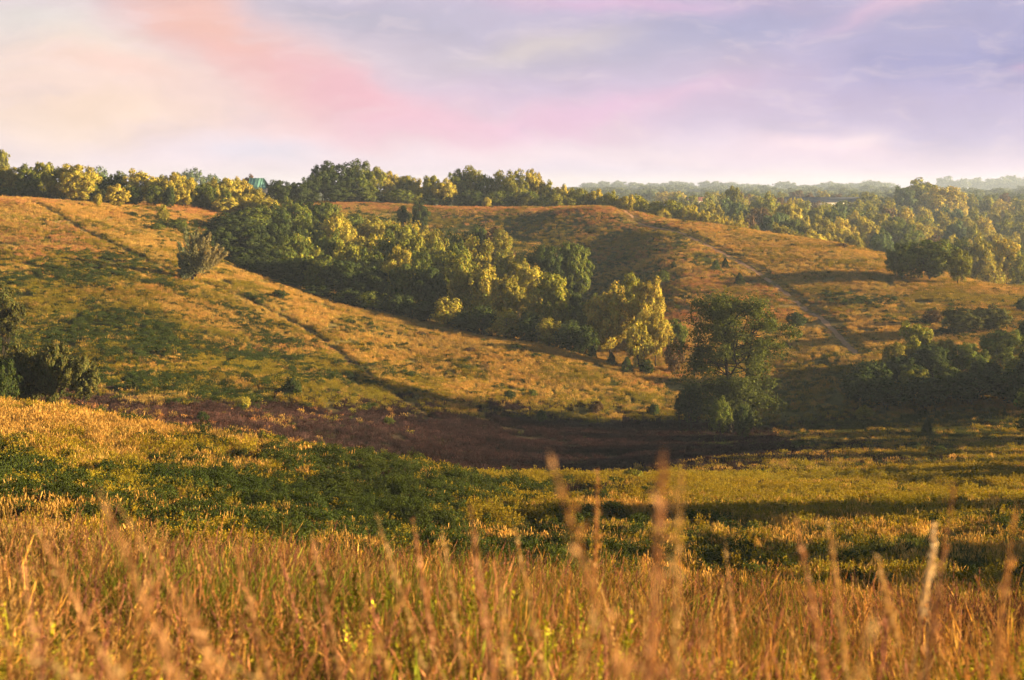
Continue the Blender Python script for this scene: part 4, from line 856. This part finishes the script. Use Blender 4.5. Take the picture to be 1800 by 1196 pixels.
w = bpy.data.worlds.new('World'); sc.world = w; w.use_nodes = True; nt = w.node_tree; N, L = nt.nodes, nt.links; N.clear()
out = N.new('ShaderNodeOutputWorld'); bg = N.new('ShaderNodeBackground'); bg.inputs['Strength'].default_value = 1; L.new(bg.outputs[0], out.inputs[0])
tc = N.new('ShaderNodeTexCoord'); sep = N.new('ShaderNodeSeparateXYZ'); L.new(tc.outputs['Generated'], sep.inputs[0])
def M(op, a, b=None, c=None):
    n = N.new('ShaderNodeMath'); n.operation = op
    for i, q in enumerate((a, b, c)):
        if q is None: continue
        if isinstance(q, (int, float)): n.inputs[i].default_value = q
        else: L.new(q, n.inputs[i])
    return n.outputs[0]
az = M('ARCTAN2', sep.outputs[0], sep.outputs[1]); el = M('ARCSINE', sep.outputs[2])
cmb = N.new('ShaderNodeCombineXYZ'); L.new(az, cmb.inputs[0]); L.new(M('MULTIPLY', el, 1.0), cmb.inputs[1])
def noise(vec, scale, det=3, sx=1, sy=1, rough=.5):
    mp = N.new('ShaderNodeMapping'); mp.inputs['Scale'].default_value = (sx, sy, 1); L.new(vec, mp.inputs[0]); n = N.new('ShaderNodeTexNoise'); n.inputs['Scale'].default_value = scale; n.inputs['Detail'].default_value = det; n.inputs['Roughness'].default_value = rough; L.new(mp.outputs[0], n.inputs['Vector']); return n
wn = noise(cmb.outputs[0], 9, 4, 1, 1.8, .55)
vs = N.new('ShaderNodeVectorMath'); vs.operation = 'SUBTRACT'; L.new(wn.outputs['Color'], vs.inputs[0]); vs.inputs[1].default_value = (.5, .5, .5)
vm = N.new('ShaderNodeVectorMath'); vm.operation = 'MULTIPLY'; L.new(vs.outputs[0], vm.inputs[0]); vm.inputs[1].default_value = (.11, .045, 0)
va = N.new('ShaderNodeVectorMath'); va.operation = 'ADD'; L.new(cmb.outputs[0], va.inputs[0]); L.new(vm.outputs[0], va.inputs[1]); WP = va.outputs[0]
K = 2.0**(-EXPO)
def mixc(fac, a, b):
    n = N.new('ShaderNodeMix'); n.data_type = 'RGBA'; 
    if isinstance(fac, float): n.inputs[0].default_value = fac
    else: L.new(fac, n.inputs[0])
    for i, q in ((6, a), (7, b)):
        if isinstance(q, tuple): n.inputs[i].default_value = (*q, 1)
        else: L.new(q, n.inputs[i])
    return n.outputs[2]
ramp = N.new('ShaderNodeValToRGB'); L.new(M('MULTIPLY', el, 1/.16), ramp.inputs[0]); cr = ramp.color_ramp
stops = [(0, (252, 236, 238)), (.16, (248, 228, 236)), (.4, (232, 208, 226)), (.7, (214, 200, 220)), (1, (206, 200, 222))]
while len(cr.elements) < len(stops): cr.elements.new(.5)
for e_, (p, c) in zip(cr.elements, stops): e_.position = p; e_.color = (*srgb(*c, K), 1)
colr = ramp.outputs[0]
def blob(colr, u, vv, su, sv, rot, c, amt, soft=1.0):
    mp = N.new('ShaderNodeMapping'); mp.vector_type = 'TEXTURE'; mp.inputs['Location'].default_value = (math.atan((u-UC)/F), math.atan((V0-vv)/F), 0); mp.inputs['Rotation'].default_value = (0, 0, math.radians(rot)); mp.inputs['Scale'].default_value = (su/F, sv/F, 1)
    L.new(WP, mp.inputs[0]); ln = N.new('ShaderNodeVectorMath'); ln.operation = 'LENGTH'; L.new(mp.outputs[0], ln.inputs[0])
    g = M('MULTIPLY', M('EXPONENT', M('MULTIPLY', M('POWER', ln.outputs['Value'], 2.0), -soft)), amt)
    return mixc(g, colr, srgb(*c, K))
for b in [  # u, v, su, sv, rot(ccw deg), colour, amount
 (1750, 110, 420, 120, 0, (164, 163, 206), .95), (1500, 40, 500, 60, 0, (178, 174, 208), .8), (1650, 230, 360, 50, 0, (196, 186, 218), .6),
 (1220, 60, 240, 55, 10, (176, 174, 206), .9), (880, 100, 330, 50, 0, (200, 192, 208), .8), (600, 25, 280, 36, -6, (188, 184, 206), .95), (1050, 150, 420, 35, 8, (208, 192, 216), .6), (1300, 200, 300, 40, 0, (205, 190, 218), .5),
 (90, 130, 380, 130, 0, (254, 234, 214), .95), (60, 40, 160, 40, 0, (232, 228, 222), .6), (300, 190, 420, 50, -8, (252, 220, 214), .8),
 (470, 110, 300, 60, -30, (245, 198, 198), .7), (370, 60, 160, 44, -36, (248, 196, 180), .8), (640, 185, 200, 36, -18, (247, 188, 202), .75), (150, 200, 200, 40, 0, (255, 226, 202), .7), (220, 130, 130, 24, -10, (250, 208, 196), .6),
 (860, 225, 260, 30, 3, (246, 200, 220), .75), (1080, 195, 220, 22, 12, (236, 196, 222), .7), (700, 280, 480, 28, 0, (250, 228, 236), .8), (480, 262, 120, 26, 0, (230, 228, 244), .6), (960, 80, 130, 20, 12, (228, 214, 206), .6), (1080, 5, 260, 16, 0, (226, 188, 218), .7),
 (1560, 15, 90, 22, 20, (222, 192, 216), .9), (1620, 5, 60, 16, 35, (226, 196, 218), .8), (1440, 264, 130, 22, 0, (252, 224, 236), .9), (1480, 252, 50, 16, 20, (255, 232, 238), .85), (1400, 270, 40, 12, 0, (255, 230, 236), .8), (1790, 140, 30, 10, 0, (206, 182, 214), .8), (1300, 290, 260, 22, 0, (246, 222, 236), .7), (1000, 300, 300, 18, 0, (232, 218, 236), .6), (1700, 285, 300, 20, 0, (236, 214, 232), .7)]:
    colr = blob(colr, *b)
wv = noise(WP, 22, 8, .8, 3.2, .62); wr = N.new('ShaderNodeMapRange'); wr.interpolation_type = 'SMOOTHSTEP'; L.new(wv.outputs['Fac'], wr.inputs[0]); wr.inputs[1].default_value = .48; wr.inputs[2].default_value = .72; wr.inputs[4].default_value = .28
colr = mixc(wr.outputs[0], colr, srgb(250, 228, 230, K))
wv2 = noise(WP, 13, 7, 1, 2.6, .6); wr2 = N.new('ShaderNodeMapRange'); wr2.interpolation_type = 'SMOOTHSTEP'; L.new(wv2.outputs['Fac'], wr2.inputs[0]); wr2.inputs[1].default_value = .5; wr2.inputs[2].default_value = .75; wr2.inputs[4].default_value = .2
colr = mixc(wr2.outputs[0], colr, srgb(188, 182, 206, K))
cn = noise(WP, 16, 6, 1, 2.6, .6); mr = N.new('ShaderNodeMapRange'); L.new(cn.outputs['Fac'], mr.inputs[0]); mr.inputs[1].default_value = .3; mr.inputs[2].default_value = .7; mr.inputs[3].default_value = .94; mr.inputs[4].default_value = 1.06
mm = N.new('ShaderNodeMix'); mm.data_type = 'RGBA'; mm.blend_type = 'MULTIPLY'; mm.inputs[0].default_value = 1; L.new(colr, mm.inputs[6]); L.new(mr.outputs[0], mm.inputs[7]); colr = mm.outputs[2]
sky = N.new('ShaderNodeTexSky'); sky.sky_type = 'NISHITA'; sky.sun_disc = False; sky.sun_elevation = SUN_EL; sky.sun_rotation = SUN_AZ; sky.dust_density = 1.5; sky.air_density = 1.2
sm = N.new('ShaderNodeVectorMath'); sm.operation = 'SCALE'; L.new(sky.outputs[0], sm.inputs[0]); sm.inputs['Scale'].default_value = .032
up = N.new('ShaderNodeMapRange'); up.interpolation_type = 'SMOOTHSTEP'; L.new(el, up.inputs[0]); up.inputs[1].default_value = .15; up.inputs[2].default_value = .42
colr = mixc(up.outputs[0], colr, sm.outputs[0])
L.new(colr, bg.inputs['Color'])

HZ = bpy.data.meshes.new('haze'); x0, x1, y0, y1, z0, z1 = -2400, 2400, -60, 4200, -48, 34
V = [(x, y, z) for z in (z0, z1) for y in (y0, y1) for x in (x0, x1)]
HZ.from_pydata(V, [], [(0, 1, 3, 2)[::-1], (4, 5, 7, 6), (0, 1, 5, 4), (1, 3, 7, 5), (3, 2, 6, 7), (2, 0, 4, 6)]); HZ.update()
m, nt, N, L = new_mat('haze'); o_ = N.new('ShaderNodeOutputMaterial'); pv = N.new('ShaderNodeVolumePrincipled'); pv.inputs['Color'].default_value = (.62, .76, 1.0, 1); pv.inputs['Density'].default_value = .00014; pv.inputs['Anisotropy'].default_value = .2
L.new(pv.outputs[0], o_.inputs['Volume']); HZ.materials.append(m)
tag(link('haze', HZ), 'thin pale morning haze over the valley', kind='stuff')

cam = bpy.data.cameras.new('camera'); co = bpy.data.objects.new('camera', cam); COL.objects.link(co); sc.camera = co
cam.sensor_width = 36; cam.lens = 36*F/1800; cam.shift_y = -(598-V0)/1800; cam.clip_start = .05; cam.clip_end = 12000
co.rotation_euler = (math.radians(90), 0, 0)
cam.dof.use_dof = True; cam.dof.focus_distance = 160; cam.dof.aperture_fstop = 2.8
sc.view_settings.view_transform = 'Standard'; sc.view_settings.look = 'None'; sc.view_settings.gamma = 1; sc.view_settings.exposure = EXPO
sc.render.engine = 'CYCLES'; sc.cycles.max_bounces = 5; sc.cycles.diffuse_bounces = 1; sc.cycles.glossy_bounces = 1; sc.cycles.transmission_bounces = 3; sc.cycles.volume_bounces = 0; sc.cycles.use_denoising = True; sc.cycles.adaptive_threshold = .02
